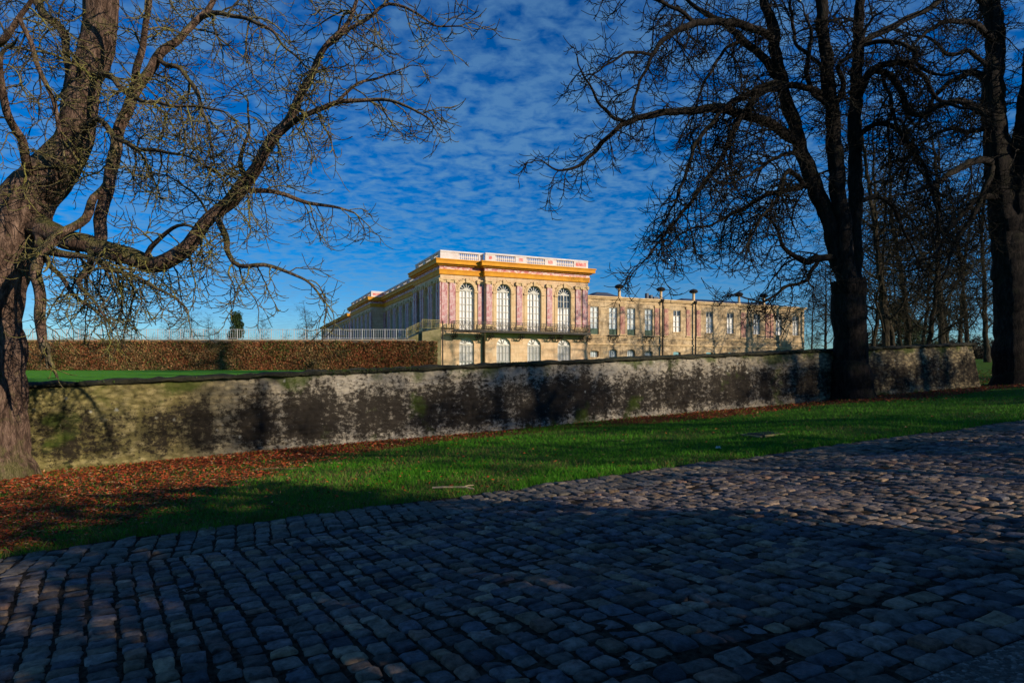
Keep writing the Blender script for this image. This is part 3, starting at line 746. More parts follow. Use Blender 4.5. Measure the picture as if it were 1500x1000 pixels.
for i, c in enumerate(wins):
    k = 'full' if i < 4 else 'short'
    zz = Zc(3.95) if i < 4 else Zc(4.5)
    if k not in WP:
        f, g, d = wing_window(0 if i < 4 else 1, i < 4); o = f.build('window', M['paint'], wing, (c, WV+.17, zz)); g.build('pane', M['pane_blue'] if i < 4 else M['shutter'], o)
        if d.v: d.build('dark_pane', M['glass'], o)
        if i < 4:
            gp = MB(); gp.box(-.55, .55, -.02, .04, 0, .70)
            for s in range(5): gp.box(-.5+s*.22, -.38+s*.22, -.035, -.02, .08, .62)
            gp.build('green_panel', M['green'], o)
        WP[k] = o
    else: cp(WP[k], wing, (c, WV+.17, zz))
    if i < 4:
        pl = MB(); pl.box(-.57, .57, .06, .09, 0, 1.2)
        for x in (-.35,-.12,.12,.35): pl.box(x-.02, x+.02, -.02, .03, 0, 1.1)
        for z in (.3,.6): pl.box(-.57, .57, -.015, .035, z, z+.03)
        pl.build('basement_window', [M['pane_blue']], wing, (c, WV+.3, Zc(1.35)))
        if i in (1, 3):
            bb = MB(); bb.box(-.75, .75, -.34, 0, -.14, -.04); 
            for x in (-.5, .5):
                bb.tube([(x,-.32,-.14),(x,-.3,-.4),(x,-.12,-.6),(x,-.02,-.85)], .035, 5); bb.tube([(x,-.2+.1*cos(a),-.35+.1*sin(a)) for a in [2*pi*q/8 for q in range(8)]], .025, 4, 0, True)
            bb.tube([(-.4,-.1,-.25),(-.15,-.12,-.6),(.15,-.12,-.6),(.4,-.1,-.25)], .03, 4)
            bb.build('window_bracket', M['irondark'], wing, (c, WV, zz))
    sl = MB(); sl.box(-.68, .68, -.09, 0, -.10, -.0); sl.build('sill', M['trim'], wing, (c, WV-.001, zz-(.15 if i in (1,3) else 0)))
for u, w in ((17.65, .7), (22.42, .62), (27.35, .6), (28.75, .6), (32.1, .6), (33.7, .6), (41.0, .75), (45.2, .7), (46.0, .5)):
    m = MB(fr); m.box(-w/2, w/2, -.09, 0, 0, 3.25, 0); m.box(-w/2-.07, w/2+.07, -.12, 0, -.12, 0, 1); m.box(-w/2-.05, w/2+.05, -.12, 0, 3.25, 3.45, 1); m.box(-w/2-.1, w/2+.1, -.16, 0, 3.45, 3.55, 1)
    m.build('pilaster', [M['marble_worn'], M['trim']], wing, (u, WV, Zc(4.05)))
ch0 = None
for u in (22.2, 28.2, 33.2, 40.6, 44.9):
    if ch0 is None:
        m = MB(); m.lathe(0, 0, [(.28,0),(.28,.12),(.17,.16),(.16,1.0),(.24,1.06)], 10)
        ch0 = m.build('chimney', M['trim'], wing, (u, WV+.3, WT+.32), smooth=False)
        k = MB(); k.lathe(0, 0, [(.34,1.06),(.50,1.14),(.56,1.28),(.44,1.46),(.18,1.56),(.04,1.6)], 12); k.build('cap', M['irondark'], ch0)
    else: cp(ch0, wing, (u, WV+.3, WT+.32))
for u in (28.0, 33.0):
    m = MB(); m.lathe(0, 0, [(.09, ZB), (.09, WT-.1)], 8); m.lathe(0, 0, [(.10, WT-.1), (.2, WT+.15), (.2, WT+.35)], 8); m.build('downpipe', M['irondark'], wing, (u, WV-.32, 0))
m = MB(fr)
m.box(U1+.2, WU1-.1, WV+.3, WV+11, WT-.1, WT+.28)
m.add([(20,4,WT+.28),(27,4,WT+.28),(27,10,WT+.28),(20,10,WT+.28),(22.5,6.4,WT+1.6),(24,6.4,WT+1.6),(24,7.6,WT+1.6),(22.5,7.6,WT+1.6)],
      [(0,1,5,4),(1,2,6,5),(2,3,7,6),(3,0,4,7),(4,5,6,7)])
m.box(27.6, 27.9, 3, 3.4, WT+.28, WT+1.35); m.box(28.2, 28.5, 3, 3.4, WT+.28, WT+1.15); m.box(28.7, 29.4, 3.0, 3.4, WT+.28, WT+.95)
m.add([(33,1.5,WT+.28),(52,1.5,WT+.28),(52,10,WT+.28),(33,10,WT+.28),(35,5.5,WT+1.3),(50,5.5,WT+1.3)], [(0,1,5,4),(1,2,5),(2,3,4,5),(3,0,4)])
m.build('roof', M['lead'], wing)
# ------------------------------------------------------------------ terrace left of the palace
TY = 58.0; tz = Zc(2.86)
def terrace():
    root = empty('terrace', (-30, TY+1.3, upz(0, 60)-.3), 0); ox, oy, oz = -30, TY+1.3, float(upz(0,60)-.3)
    tag(root, 'raised stone terrace behind the clipped beech hedge left of the palace', 'terrace')
    m = MB(lambda x,y,z: (x-ox, y-oy, z-oz)); m.box(-75, -9.4, TY+1.3, TY+75, Zc(-.6), tz-.16); m.build('retaining_wall', M['render'], root)
    m = MB(lambda x,y,z: (x-ox, y-oy, z-oz)); m.box(-75, -9.3, TY+1.15, TY+76, tz-.158, tz-.04); m.build('coping', M['render'], root)
terrace()
rl = empty('terrace_railing', (-30, TY+1.5, tz)); tag(rl, 'thin pale metal railing along the terrace edge above the hedge', 'railing')
m = MB()
for z in (.06, .92): m.box(-45, 20.0, -.02, .02, z, z+.04)
m.build('rails', M['rail'], rl)
m = MB()
x = -45
m.box(-.03, .03, -.03, .03, 0, 1.0); po = m.build('post', M['rail'], rl, (x,0,0)); x += 1.1
while x < 20.0: cp(po, rl, (x,0,0)); x += 1.1
m = MB(); x = -45
while x < 20.0: m.box(x-.012, x+.012, -.012, .012, .1, .92); x += .22
o = m.build('bars', M['rail'], rl); o['kind'] = 'stuff'
# stair block with gilt railing by the corner
st = empty('terrace_stair', (*P(628, 540, 60.5)[:2], float(upz(0,60))), TH)
tag(st, 'weathered stone stair block at the palace corner with a tarnished ornamental railing', 'stair')
m = MB(); b_ = -float(upz(0,60))
m.add([(-.9,-.9,-.2),(1.0,-.9,-.2),(1.0,1.4,-.2),(-.9,1.4,-.2),(-.9,-.9,b_+Zc(3.55)),(1.0,-.9,b_+Zc(3.95)),(1.0,1.4,b_+Zc(3.95)),(-.9,1.4,b_+Zc(3.55))], [(0,1,5,4),(1,2,6,5),(2,3,7,6),(3,0,4,7),(4,5,6,7)])
m.add([(-2.2,-.5,-.2),(-.9,-.5,-.2),(-.9,1.4,-.2),(-2.2,1.4,-.2),(-2.2,-.5,b_+Zc(2.9)),(-.9,-.5,b_+Zc(3.5)),(-.9,1.4,b_+Zc(3.5)),(-2.2,1.4,b_+Zc(2.9))], [(0,1,5,4),(1,2,6,5),(2,3,7,6),(3,0,4,7),(4,5,6,7)])
m.build('stone_block', M['mossstone'], st)
m = MB(); rail_panel(m, -.9, 1.0, -.85, b_+Zc(3.9), b_+Zc(4.78)); m.build('ornamental_railing', M['gilt'], st)
m = MB(lambda x,y,z: (x, y, z+(x+.9)*.5)); rail_panel(m, -2.4, -.9, -.6, b_+Zc(3.75), b_+Zc(4.6)); m.build('sloping_railing', M['gilt'], st)
m = MB(); m.lathe(1.12, -1.0, [(.07,-.2),(.07,b_+Zc(4.7))], 6); m.build('drainpipe', M['irondark'], st)
# clipped beech hedge
def hedge():
    root = empty('beech_hedge', (-25, TY, float(upz(0,60))-.1), 0)
    tag(root, 'clipped beech hedge still holding russet winter leaves, in front of the terrace', 'hedge')
    ox, oy, oz = -25, TY, float(upz(0,60))-.1
    H = tz-.22-oz
    n = 150000; x = RN.uniform(-52, -7.15, n); z = RN.uniform(0, H, n); y = TY-.2+np.abs(RN.normal(0, .28, n))+.10*vnoise(x, z, 1.1)
    right = x > -7.9; y = np.where(right, y+RN.uniform(0,1.2,n), y)
    z = np.minimum(z, H*(1-.10*np.abs(vnoise(x, x*0, 2.2))-.04*np.abs(vnoise(x, x*0, 9))))+RN.exponential(.03, n)
    red = sm(-.9, .9, .6*vnoise(x, z*.4, .37, 1)+.4*vnoise(x, z*1.3, 1.3, 3)+.35*sm(-26,-12,x)+RN.normal(0,.4,n))[:,None]
    pal_ = np.array([(.27,.085,.035)]); pal2 = np.array([(.34,.23,.10)]); pal3 = np.array([(.13,.15,.035)])
    c = pal_*red+pal2*(1-red); gm = (RN.uniform(0,1,n) < .14+.25*(vnoise(x, z, .7, 7) > .35))[:,None]; c = np.where(gm, pal3, c)*RN.uniform(.45,1.5,(n,1))
    scatter_quads('leaves', np.stack([x-ox, y-oy, z], -1), 1, .085, c, M['hedge'], .4, parent=root, kind=None, asp=.9)
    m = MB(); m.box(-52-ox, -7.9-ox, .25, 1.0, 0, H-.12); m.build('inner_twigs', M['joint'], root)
hedge()
# ------------------------------------------------------------------ trees
def tubes_mesh(name, lines, sides):
    groups = {}
    for p, r in lines: groups.setdefault(len(p), []).append((p, r))
    VV, FF, off = [], [], 0
    for n, g in groups.items():
        Pn = np.array([a for a, _ in g]); R = np.array([b for _, b in g]); m = len(g)
        T = np.empty_like(Pn); T[:,1:-1] = Pn[:,2:]-Pn[:,:-2]; T[:,0] = Pn[:,1]-Pn[:,0]; T[:,-1] = Pn[:,-1]-Pn[:,-2]
        T /= (np.linalg.norm(T, axis=2)[:,:,None]+1e-9)
        mean = Pn[:,-1]-Pn[:,0]; ref = np.zeros((m,3)); ax = np.argmin(np.abs(mean)+np.abs(np.ptp(Pn, axis=1))*.0, axis=1); ref[np.arange(m), ax] = 1
        U = np.cross(T, ref[:,None,:]); U /= (np.linalg.norm(U, axis=2)[:,:,None]+1e-9); W = np.cross(T, U)
        k = np.arange(sides)*2*pi/sides
        lob = (1+.06*np.sin(3*k+1)+.04*np.sin(5*k+2.2)+.025*np.sin(9*k)+.03*np.sin(2*k+4))[None,None,:,None] if sides > 10 else 1.0
        V = Pn[:,:,None,:]+R[:,:,None,None]*lob*(U[:,:,None,:]*np.cos(k)[None,None,:,None]+W[:,:,None,:]*np.sin(k)[None,None,:,None])
        VV.append(V.reshape(-1,3)); kk = np.arange(sides); k1 = (kk+1) % sides
        seg = np.stack([kk, k1, sides+k1, sides+kk], -1)[None]+(np.arange(n-1)*sides)[:,None,None]
        Fq = seg.reshape(1,-1,4)+(np.arange(m)*n*sides)[:,None,None]+off
        FF.append(Fq.reshape(-1,4)); off += m*n*sides
    return npmesh(name, np.concatenate(VV), np.concatenate(FF)[:, ::-1])
def crom(pts, step=.12, kcol=4):
    pts = np.array(pts, float); out = []
    Pp = np.vstack([2*pts[0]-pts[1], pts, 2*pts[-1]-pts[-2]])
    for i in range(1, len(Pp)-2):
        p0, p1, p2, p3 = Pp[i-1:i+3]; n = max(2, int(np.linalg.norm(p2[:3]-p1[:3])/step))
        for j in range(n):
            t = j/n; out.append(.5*((2*p1)+(-p0+p2)*t+(2*p0-5*p1+4*p2-p3)*t*t+(-p0+3*p1-3*p2+p3)*t**3))
    out.append(Pp[-2]); return np.array(out)
def unit(v): return v/(np.linalg.norm(v)+1e-9)
class Tree:
    def __init__(s, seed): s.r = random.Random(seed); s.n = np.random.default_rng(seed); s.limbs = []; s.br = []; s.tw = []
    def rv(s): return s.n.normal(0, 1, 3)
    def grow(s, p, d, Ln, r, lvl, droop, minr):
        """lvl 1: branch, 2: branchlet, 3: twig with an upturned tip"""
        r_ = s.r; n = (10, 7, 5)[lvl-1]; st = Ln/n; pts = [p.copy()]; d = unit(d); dirs = [d]
        wig = (.19, .14, .11)[lvl-1]
        for i in range(n):
            f = i/n
            d = d + s.rv()*wig
            if lvl < 3: d[2] += (-droop*.32 if f < .62 else droop*.16+.10)
            else: d[2] += .02 + .30*f
            d = unit(d); p = p+d*st; pts.append(p); dirs.append(d)
        rad = r+(max(minr, r*.32)-r)*np.linspace(0,1,n+1)**.9
        (s.br if lvl == 1 else s.tw).append((np.array(pts), rad)) if lvl < 3 else s.tw.append((np.array(pts), rad))
        if lvl == 3: return
        sp = s.sp[lvl-1]; k = max(2, int(Ln/sp)); side = 1
        for j in range(k):
            f = (j+.7*r_.random()+.5)/(k+.4)*.86+.13; f = min(f, 1.0)
            ii = min(n, int(f*n)); q = pts[ii]; dd = dirs[ii]; side = -side
            a = unit(np.cross(dd, (0,0,1))+1e-4)*side; perp = unit(a+s.rv()*.55+np.array((0,0,.1 if lvl == 1 else .12)))
            nd = unit(dd*(.75 if lvl == 1 else .65)+perp*(.9)); l = (Ln*r_.uniform(.38,.62)*(1.15-.6*f)) if lvl == 1 else r_.uniform(*s.twl)
            l = max(l, s.twl[0]*1.2)
            s.grow(q, nd, l, max(minr*1.25, rad[ii]*.6), lvl+1, droop*r_.uniform(.5,1.2), minr)
    def limb(s, pts, spawn=None, droop=.6, minr=.006, L1=(1.0, 2.4), f0=.15, gn=None, up=0.0):
        """pts rows: x,y,z,r"""
        if s.limbs and pts[0][3] > .02:
            A = np.concatenate([c for c, _ in s.limbs]); p0 = np.array(pts[0][:3]); dd = np.linalg.norm(A-p0, axis=1); k = int(dd.argmin())
            if dd[k] < 1.3: pts = [tuple(np.array(q[:3])+(A[k]-p0)*max(0, 1-i/3))+(q[3],) for i, q in enumerate(pts)]
        C = crom(pts); n = len(C); 
        C[:, :3] += s.n.normal(0,1,(n,3))*np.minimum(C[:,3:4]*.03, .003)
        q = np.arange(n)*.12
        C[:, 3] *= 1+.035*np.sin(q*2.1+s.r.random()*6)+.03*np.sin(q*5.3+s.r.random()*6)
        if gn is None: gn = .05
        for ax in range(3):
            C[:, ax] += gn*np.minimum(1, q/.5)*(np.sin(q*3.1+s.r.random()*6)*.6+np.sin(q*7.3+s.r.random()*6)*.35)
        s.limbs.append((C[:, :3], np.maximum(C[:,3], minr)))
        if not spawn: return
        seg = np.linalg.norm(np.diff(C[:, :3], axis=0), axis=1); cum = np.concatenate([[0], np.cumsum(seg)]); T = cum[-1]
        t = T*f0
        while t < T:
            i = min(n-2, int(np.searchsorted(cum, t))); tan = unit(C[i+1,:3]-C[i,:3]); rr = C[i,3]; f = t/T
            perp = unit(np.cross(tan, s.rv())); nd = unit(perp+tan*s.r.uniform(.2,.8)+np.array((0,0,up)))
            Ln = s.r.uniform(*L1)*(1.05-.4*f)
            s.grow(C[i,:3].copy(), nd, Ln, min(rr*.6, max(.010, .0155*Ln)), 1, droop*s.r.uniform(.5,1.3), minr)
            t += s.r.uniform(.6, 1.4)*spawn
        # ends carry on into branches
        tan = unit(C[-1,:3]-C[-4,:3])
        for k in range(2): s.grow(C[-1,:3].copy(), unit(tan+s.rv()*.25), s.r.uniform(*L1)*.6, C[-1,3]*.9, 1, droop*.5, minr)
    def build(s, name, loc, label, cat, mb, mt, trunk_n, group=None, sides=12):
        root = empty(name, tuple(loc)); tag(root, label, cat, group)
        off = np.array(loc)
        mv = lambda L_: [(p-off, r) for p, r in L_]
        tk = tubes_mesh('trunk', mv(s.limbs[:trunk_n]), 24)
        # bark relief on the trunk
        co = np.empty(len(tk.vertices)*3, np.float32); tk.vertices.foreach_get('co', co); co = co.reshape(-1,3)
        co += s.n.normal(0, .006, co.shape).astype(np.float32); tk.vertices.foreach_set('co', co.ravel())
        link('trunk', tk, mb, root, smooth=True)
        if len(s.limbs) > trunk_n: link('limbs', tubes_mesh('limbs', mv(s.limbs[trunk_n:]), sides), mb, root, smooth=True)
        if s.br: link('branches', tubes_mesh('branches', mv(s.br), 5), mt, root, smooth=True)['kind'] = 'stuff'
        if s.tw: link('twigs', tubes_mesh('twigs', mv(s.tw), 3), mt, root, smooth=True)['kind'] = 'stuff'
        print(name, len(s.limbs), len(s.br), len(s.tw)); return root
def px_limb(rows, Y0, Y1=None, k=1.0, ox=0, oy=0, rr=None):
    """rows: (x, y, width) in photo pixels times k + offset -> world with depth drifting from Y0 to Y1"""
    Y1 = Y0 if Y1 is None else Y1; out = []; n = len(rows)
    for i, (x, y, w) in enumerate(rows):
        t = i/(n-1); Y = Y0+(Y1-Y0)*t
        p = P(x*k+ox, y*k+oy, Y); out.append((*p, w*k/2*Y/F))
    return out
# --- near left horse chestnut
K3 = .47
YL = 12.7
T = Tree(11); T.sp = (.21, .12); T.twl = (.18, .46)
mr = .0062
def flare(rows): return rows
T.limb(px_limb([(-8,760,170),(-8,725,138),(-8,700,108),(-9,670,94),(-11,620,86),(-13,560,82),(-13,500,80),(-13,440,82),(-8,390,88),(6,350,88),(20,318,78)], YL), None)
T.limb(px_limb([(10,365,80),(40,305,74),(70,268,64),(94,225,52),(112,180,46),(125,130,45),(135,80,45),(147,20,43),(160,-60,44),(172,-160,38),(170,-300,28),(180,-430,16)], YL, YL+.6), .42, .5, mr, (1.0,2.4), .3)
T.limb(px_limb([(-5,420,80),(-30,330,62),(-45,240,55),(-40,130,50),(-60,0,45),(-70,-150,35),(-90,-300,20)], YL, YL+1.5), .5, .5, mr, (1.2,2.6), .25)
TN = 3
z = lambda rows, a=YL, b=None: px_limb(rows, a, b, K3)
T.limb(z([(60,690,86),(130,722,74),(200,742,64),(300,775,60),(400,805,55),(500,820,50),(560,792,47),(620,722,42),(680,652,43),(750,592,46),(800,520,38),(850,440,32),(900,360,28),(940,290,24),(970,230,22),(1020,150,18),(1080,70,14),(1112,0,10),(1140,-80,7)], YL-.3, YL-1.6), .21, .9, mr, (.9,2.2), .12)
T.limb(z([(830,480,20),(880,410,18),(950,355,17),(1050,322,14),(1150,315,11),(1250,322,8),(1330,365,5)], YL-1.2, YL-2.0), .22, .4, mr, (.7,1.5), .15)
T.limb(z([(1050,322,10),(1110,265,9),(1180,240,7),(1270,212,4)], YL-1.5, YL-1.2), .22, .3, mr, (.6,1.2), .2)
T.limb(z([(1020,150,12),(1080,105,11),(1150,70,10),(1215,15,9),(1300,40,7),(1360,75,5),(1430,85,4)], YL-1.4, YL-1.9), .2, .3, mr, (.6,1.4), .15)
T.limb(z([(315,765,36),(330,640,34),(350,500,36),(385,380,34),(420,290,30),(490,180,28),(560,120,24),(620,60,20),(680,-30,14),(730,-150,9)], YL-.4, YL+.7), .22, .7, mr, (.9,2.2), .2)
T.limb(z([(425,285,22),(437,200,20),(445,110,18),(462,0,16),(470,-120,12)], YL-.1, YL-.9), .26, .6, mr, (.9,1.9), .1)
T.limb(z([(235,520,20),(232,600,24),(225,665,26),(185,725,26),(135,770,30),(122,840,32),(128,920,32),(126,1000,30),(118,1062,26)], YL-.8, YL-1.3), .45, .7, mr, (.7,1.5), .3)
T.limb(z([(-20,620,24),(40,690,22),(100,760,20),(150,790,16)], YL-.9, YL-1.1), .4, .5, mr, (.6,1.3), .2)
T.limb(z([(90,-60,22),(120,10,24),(165,70,24),(195,110,24),(205,190,22),(215,270,18)], YL+.9, YL+.3), .3, .6, mr, (.8,1.8), .1)
T.limb(z([(-60,160,26),(-10,140,24),(30,100,18),(70,40,14),(110,-40,10)], YL-.8, YL-1.3), .25, .6, mr, (.8,1.8), .1)
T.limb(z([(60,60,14),(100,150,14),(145,260,14),(178,350,13),(186,430,12)], YL-1.2, YL-.7), .25, .6, mr, (.8,1.8), .1)
T.limb(z([(-40,560,30),(10,480,26),(20,400,24),(0,300,20),(10,180,14)], YL-.9, YL-1.6), .25, .7, mr, (.8,1.9), .1)
T.limb(z([(670,665,22),(695,730,20),(712,790,16),(745,830,14),(850,832,11),(950,870,8),(1015,945,5)], YL-1.0, YL-1.9), .2, .7, mr, (.7,1.5), .15)
T.limb(z([(740,612,20),(830,608,15),(920,618,12),(1010,640,9),(1100,665,5)], YL-1.1, YL-.3), .2, .8, mr, (.7,1.5), .15)
T.limb(z([(450,800,16),(480,745,15),(520,712,13),(570,705,9),(640,720,5)], YL-.6, YL-1.4), .25, .6, mr, (.7,1.5), .1)
T.limb(z([(760,560,18),(740,520,16),(748,470,12),(775,400,8),(780,320,5)], YL-1.1, YL-.6), .22, .6, mr, (.7,1.6), .1)
T.limb(z([(200,775,18),(280,800,22),(275,850,18),(240,880,14),(280,930,9),(330,980,6)], YL-.5, YL-1.5), .2, .8, mr, (.7,1.5), .15)
T.limb(z([(95,885,34),(150,870,26),(230,840,18),(330,830,13),(450,870,9),(560,950,6)], YL-.4, YL-1.6), .22, .8, mr, (.7,1.6), .3)
T.limb(z([(90,900,20),(150,940,14),(230,980,10),(330,985,6)], YL-.4, YL-1.2), .25, .7, mr, (.7,1.4), .3)
T.limb(z([(250,440,30),(310,380,20),(370,430,16),(450,470,12),(560,480,8),(660,520,5)], YL, YL-1.8), .24, .8, mr, (.8,1.7), .2)
T.limb(z([(290,220,26),(360,230,18),(430,300,14),(520,330,10),(640,330,7),(740,380,5)], YL, YL-2.0), .24, .8, mr, (.8,1.9), .2)
T.limb(z([(620,60,16),(700,40,14),(800,80,11),(880,130,8),(950,200,5)], YL+.5, YL-1.0), .24, .8, mr, (.8,1.7), .1)
T.limb(z([(490,180,16),(560,220,14),(620,300,11),(650,400,8),(660,500,5)], YL+.2, YL-1.2), .24, .8, mr, (.8,1.7), .1)
# limbs above and outside the frame
for k in range(7):
    a = 2*pi*k/7+.4; base = P(140+10*k, -40-45*k, YL+.4); d = np.array((cos(a), sin(a), .5)); Lb = 4.2-.25*k
    rows = []; p = base.copy(); 
    for j in range(6): rows.append((*p, .13*(1-j/6.5))); d = unit(d+T.rv()*.22+np.array((0,0,.02))); p = p+d*Lb/5
    T.limb(rows, .4, .7, mr, (.9,2.0), .2)
T.build('bare_chestnut_tree', P(3, 705, YL), 'big bare horse chestnut at the left edge, reddish trunk and one huge limb sweeping right', 'tree', M['bark'], M['bark_twig'], TN)
# --- right horse chestnut with three stems
YR = 24.0; mr2 = .011
K4 = .48
z4 = lambda rows, a=YR, b=None: px_limb(rows, a, b, K4, 780, 0)
T = Tree(22); T.sp = (.30, .165); T.twl = (.24, .6)
T.limb(px_limb([(1247,606,96),(1247,590,70),(1247,575,54),(1246,545,47),(1244,500,44),(1242,450,44),(1240,410,44)], YR), None)
T.limb(z4([(960,900,49),(935,800,49),(915,720,48),(890,640,44),(865,580,43),(840,520,41),(815,440,38),(790,360,36),(765,270,33),(745,180,31),(735,100,30),(715,30,26),(695,-60,23),(680,-200,16),(670,-330,10)], YR, YR+.8), .5, .6, mr2, (1.6,3.8), .35)
T.limb(z4([(965,950,49),(955,800,51),(940,650,46),(925,520,43),(918,400,41),(905,280,38),(895,180,34),(885,80,33),(880,0,31),(870,-120,25),(868,-300,15)], YR+.1, YR-.5), .5, .6, mr2, (1.6,3.8), .35)
T.limb(z4([(985,960,49),(992,850,46),(990,700,39),(985,560,38),(982,420,36),(985,300,34),(992,180,31),(996,60,28),(1000,-40,25),(1005,-200,18),(1010,-350,10)], YR+.2, YR+.5), .5, .6, mr2, (1.6,3.8), .4)
TN = 4
S2 = .33; A1 = (1.2,2.9)
def q4(rows, a=YR, b=None, sp=S2, dr=.8, l=A1, f0=.12): T.limb(z4(rows, a, b), sp, dr, mr2, l, f0)
q4([(790,430,27),(760,408,30),(700,370,29),(620,342,27),(540,332,26),(440,342,22),(340,355,19),(270,385,16),(220,430,13),(150,500,10),(90,520,7),(35,492,4)], YR, YR-2.2, .26, .8, (1.0,2.6), .15)
q4([(300,372,11),(250,350,10),(200,300,8),(160,240,6),(140,200,4)], YR-1.7, YR-2.4, .26, .3, (.9,1.8))
q4([(740,110,24),(700,85,22),(600,62,21),(500,72,19),(430,100,16),(370,160,12),(330,250,9),(300,330,6)], YR+.1, YR-2.0, .26, .6)
q4([(500,72,13),(420,20,11),(340,-20,9),(250,-30,6)], YR-.8, YR-1.8, .28, .4)
q4([(370,150,10),(300,150,8),(230,190,6),(180,230,4)], YR-1.6, YR-2.4, .26, .4, (.9,2.0))
q4([(755,250,22),(720,200,24),(670,150,22),(620,100,19),(560,60,16),(500,20,12),(430,-20,8)], YR+.2, YR+1.8, .28, .6)
q4([(620,120,11),(570,160,10),(530,230,9),(500,320,6),(480,390,4)], YR+.8, YR+.2, .28, .7)
q4([(870,320,18),(800,280,19),(730,265,19),(670,280,18),(600,320,16),(540,380,14),(500,440,12),(465,530,10),(440,610,7),(400,670,5)], YR-.1, YR-1.8, .26, .8)
q4([(770,290,19),(700,300,18),(650,340,16),(600,430,15),(560,510,14),(500,590,12),(440,670,10),(390,730,7),(340,800,4)], YR-.2, YR-2.4, .26, .8)
q4([(830,560,18),(750,575,16),(690,600,14),(630,640,11),(560,680,8),(480,700,6),(400,760,4)], YR-.2, YR-2.0, .26, .8)
q4([(870,800,19),(830,798,21),(800,800,18),(770,760,12),(750,700,9),(700,660,6),(640,680,4)], YR-.4, YR-1.6, .3, .8)
q4([(845,540,16),(800,500,14),(770,540,11),(740,620,9),(700,660,7),(660,740,5)], YR-.3, YR-2.6, .26, .9)
q4([(820,460,14),(760,470,11),(680,520,9),(600,560,6),(540,540,4)], YR-.2, YR-2.8, .26, .6)
q4([(880,800,14),(840,860,11),(780,880,9),(700,920,6),(620,900,4)], YR-.2, YR-2.2, .28, .5, (1.0,2.2))
q4([(880,340,16),(835,300,14),(828,230,14),(848,130,11),(840,60,7)], YR+.1, YR-.6, .3, .4)
q4([(870,240,14),(830,180,11),(790,120,10),(790,20,8),(780,-80,5)], YR+.1, YR+1.0, .35, .4)
q4([(985,330,22),(1020,240,22),(1060,200,19),(1130,190,18),(1190,230,14),(1230,300,11),(1300,310,8),(1370,340,5)], YR+.2, YR-.9, .3, .7)
q4([(990,140,21),(1060,100,19),(1140,60,18),(1220,20,14),(1290,-30,10)], YR+.3, YR+1.8, .32, .7)
q4([(985,260,19),(1050,205,19),(1110,250,18),(1150,340,16),(1200,345,13),(1260,320,10),(1330,330,6)], YR+.1, YR-1.8, .28, .8)
q4([(1060,220,11),(1080,290,10),(1110,380,9),(1160,470,6),(1210,560,4)], YR-.3, YR-1.4, .28, .8)
q4([(990,420,18),(1060,380,16),(1120,400,14),(1180,480,11),(1220,580,8),(1240,680,5)], YR+.2, YR-1.8, .28, .8)
q4([(1000,130,14),(1080,120,13),(1160,150,11),(1190,210,10),(1250,230,7),(1340,210,4)], YR, YR-2, .28, .6)
q4([(1000,620,16),(1060,600,13),(1110,640,10),(1140,720,8),(1180,800,5)], YR+.2, YR+2.0, .32, .8)
q4([(930,330,18),(960,250,16),(940,200,13),(985,150,11),(1020,80,8)], YR-.3, YR-1.5, .35, .4)
for k in range(10):
    a = 2*pi*k/10+.2; base = P(1200+8*(k % 3)*8, -20-38*k, YR+.2); d = np.array((cos(a), sin(a), .45)); Lb = 8-.45*k
    rows = []; p = base.copy()
    for j in range(7): rows.append((*p, .20*(1-j/7.5))); d = unit(d+T.rv()*.2+np.array((0,0,-.01))); p = p+d*Lb/6
    T.limb(rows, .55, .7, mr2, (1.4,3.2), .2)
T.build('bare_chestnut_tree', P(1247, 583, YR), 'dark bare chestnut splitting into three upright stems just in front of the wall', 'tree', M['bark_shaded'], M['bark_shaded'], TN)
# --- far right tree past the wall end
YF = 28.6
T = Tree(33); T.sp = (.36, .2); T.twl = (.26, .6)
T.limb(px_limb([(1482,585,95),(1482,570,66),(1482,555,51),(1481,520,44),(1480,450,42),(1478,380,42),(1472,320,40)], YF), None)
T.limb(px_limb([(1476,390,40),(1468,300,38),(1460,220,34),(1454,140,28),(1458,60,24),(1452,0,22),(1448,-90,16),(1450,-200,9)], YF, YF+.6), .5, .6, mr2, (1.4,3.2), .2)
T.limb(px_limb([(1482,400,40),(1494,300,36),(1503,200,32),(1515,100,28),(1520,0,24),(1530,-120,18),(1540,-220,9)], YF, YF-.8), .5, .6, mr2, (1.4,3.2), .2)
TN = 3
z5 = lambda rows, a, b: T.limb(z4(rows, a, b), .3, .7, mr2, (1.1,2.8), .12)
z5([(1400,350,26),(1360,330,24),(1300,305,20),(1240,325,16),(1190,350,12),(1140,330,8)], YF-.2, YF-2.2)
z5([(1420,500,24),(1350,490,22),(1290,520,18),(1230,560,14),(1180,580,10),(1100,600,6)], YF-.2, YF-2.6)
z5([(1400,260,22),(1350,220,20),(1290,240,16),(1230,290,12),(1190,360,8)], YF, YF+2)
z5([(1410,130,20),(1370,80,18),(1300,60,15),(1230,80,12),(1170,130,8)], YF, YF-2)
z5([(1440,600,22),(1380,590,20),(1320,640,16),(1270,700,12),(1230,780,8)], YF-.3, YF-2.4)
z5([(1440,450,22),(1400,560,18),(1350,660,14),(1290,740,10),(1260,830,6)], YF-.3, YF-3)
z5([(1520,200,22),(1550,150,20),(1580,140,16),(1660,180,10)], YF, YF-2)
z5([(1410,60,18),(1360,-20,16),(1280,-60,12),(1180,-50,8)], YF, YF+1.5)
z5([(1400,200,14),(1330,150,13),(1270,160,11),(1210,120,8),(1140,100,5)], YF, YF-1)
z5([(1420,380,16),(1340,400,14),(1270,390,11),(1200,430,8),(1140,480,5)], YF, YF+1)
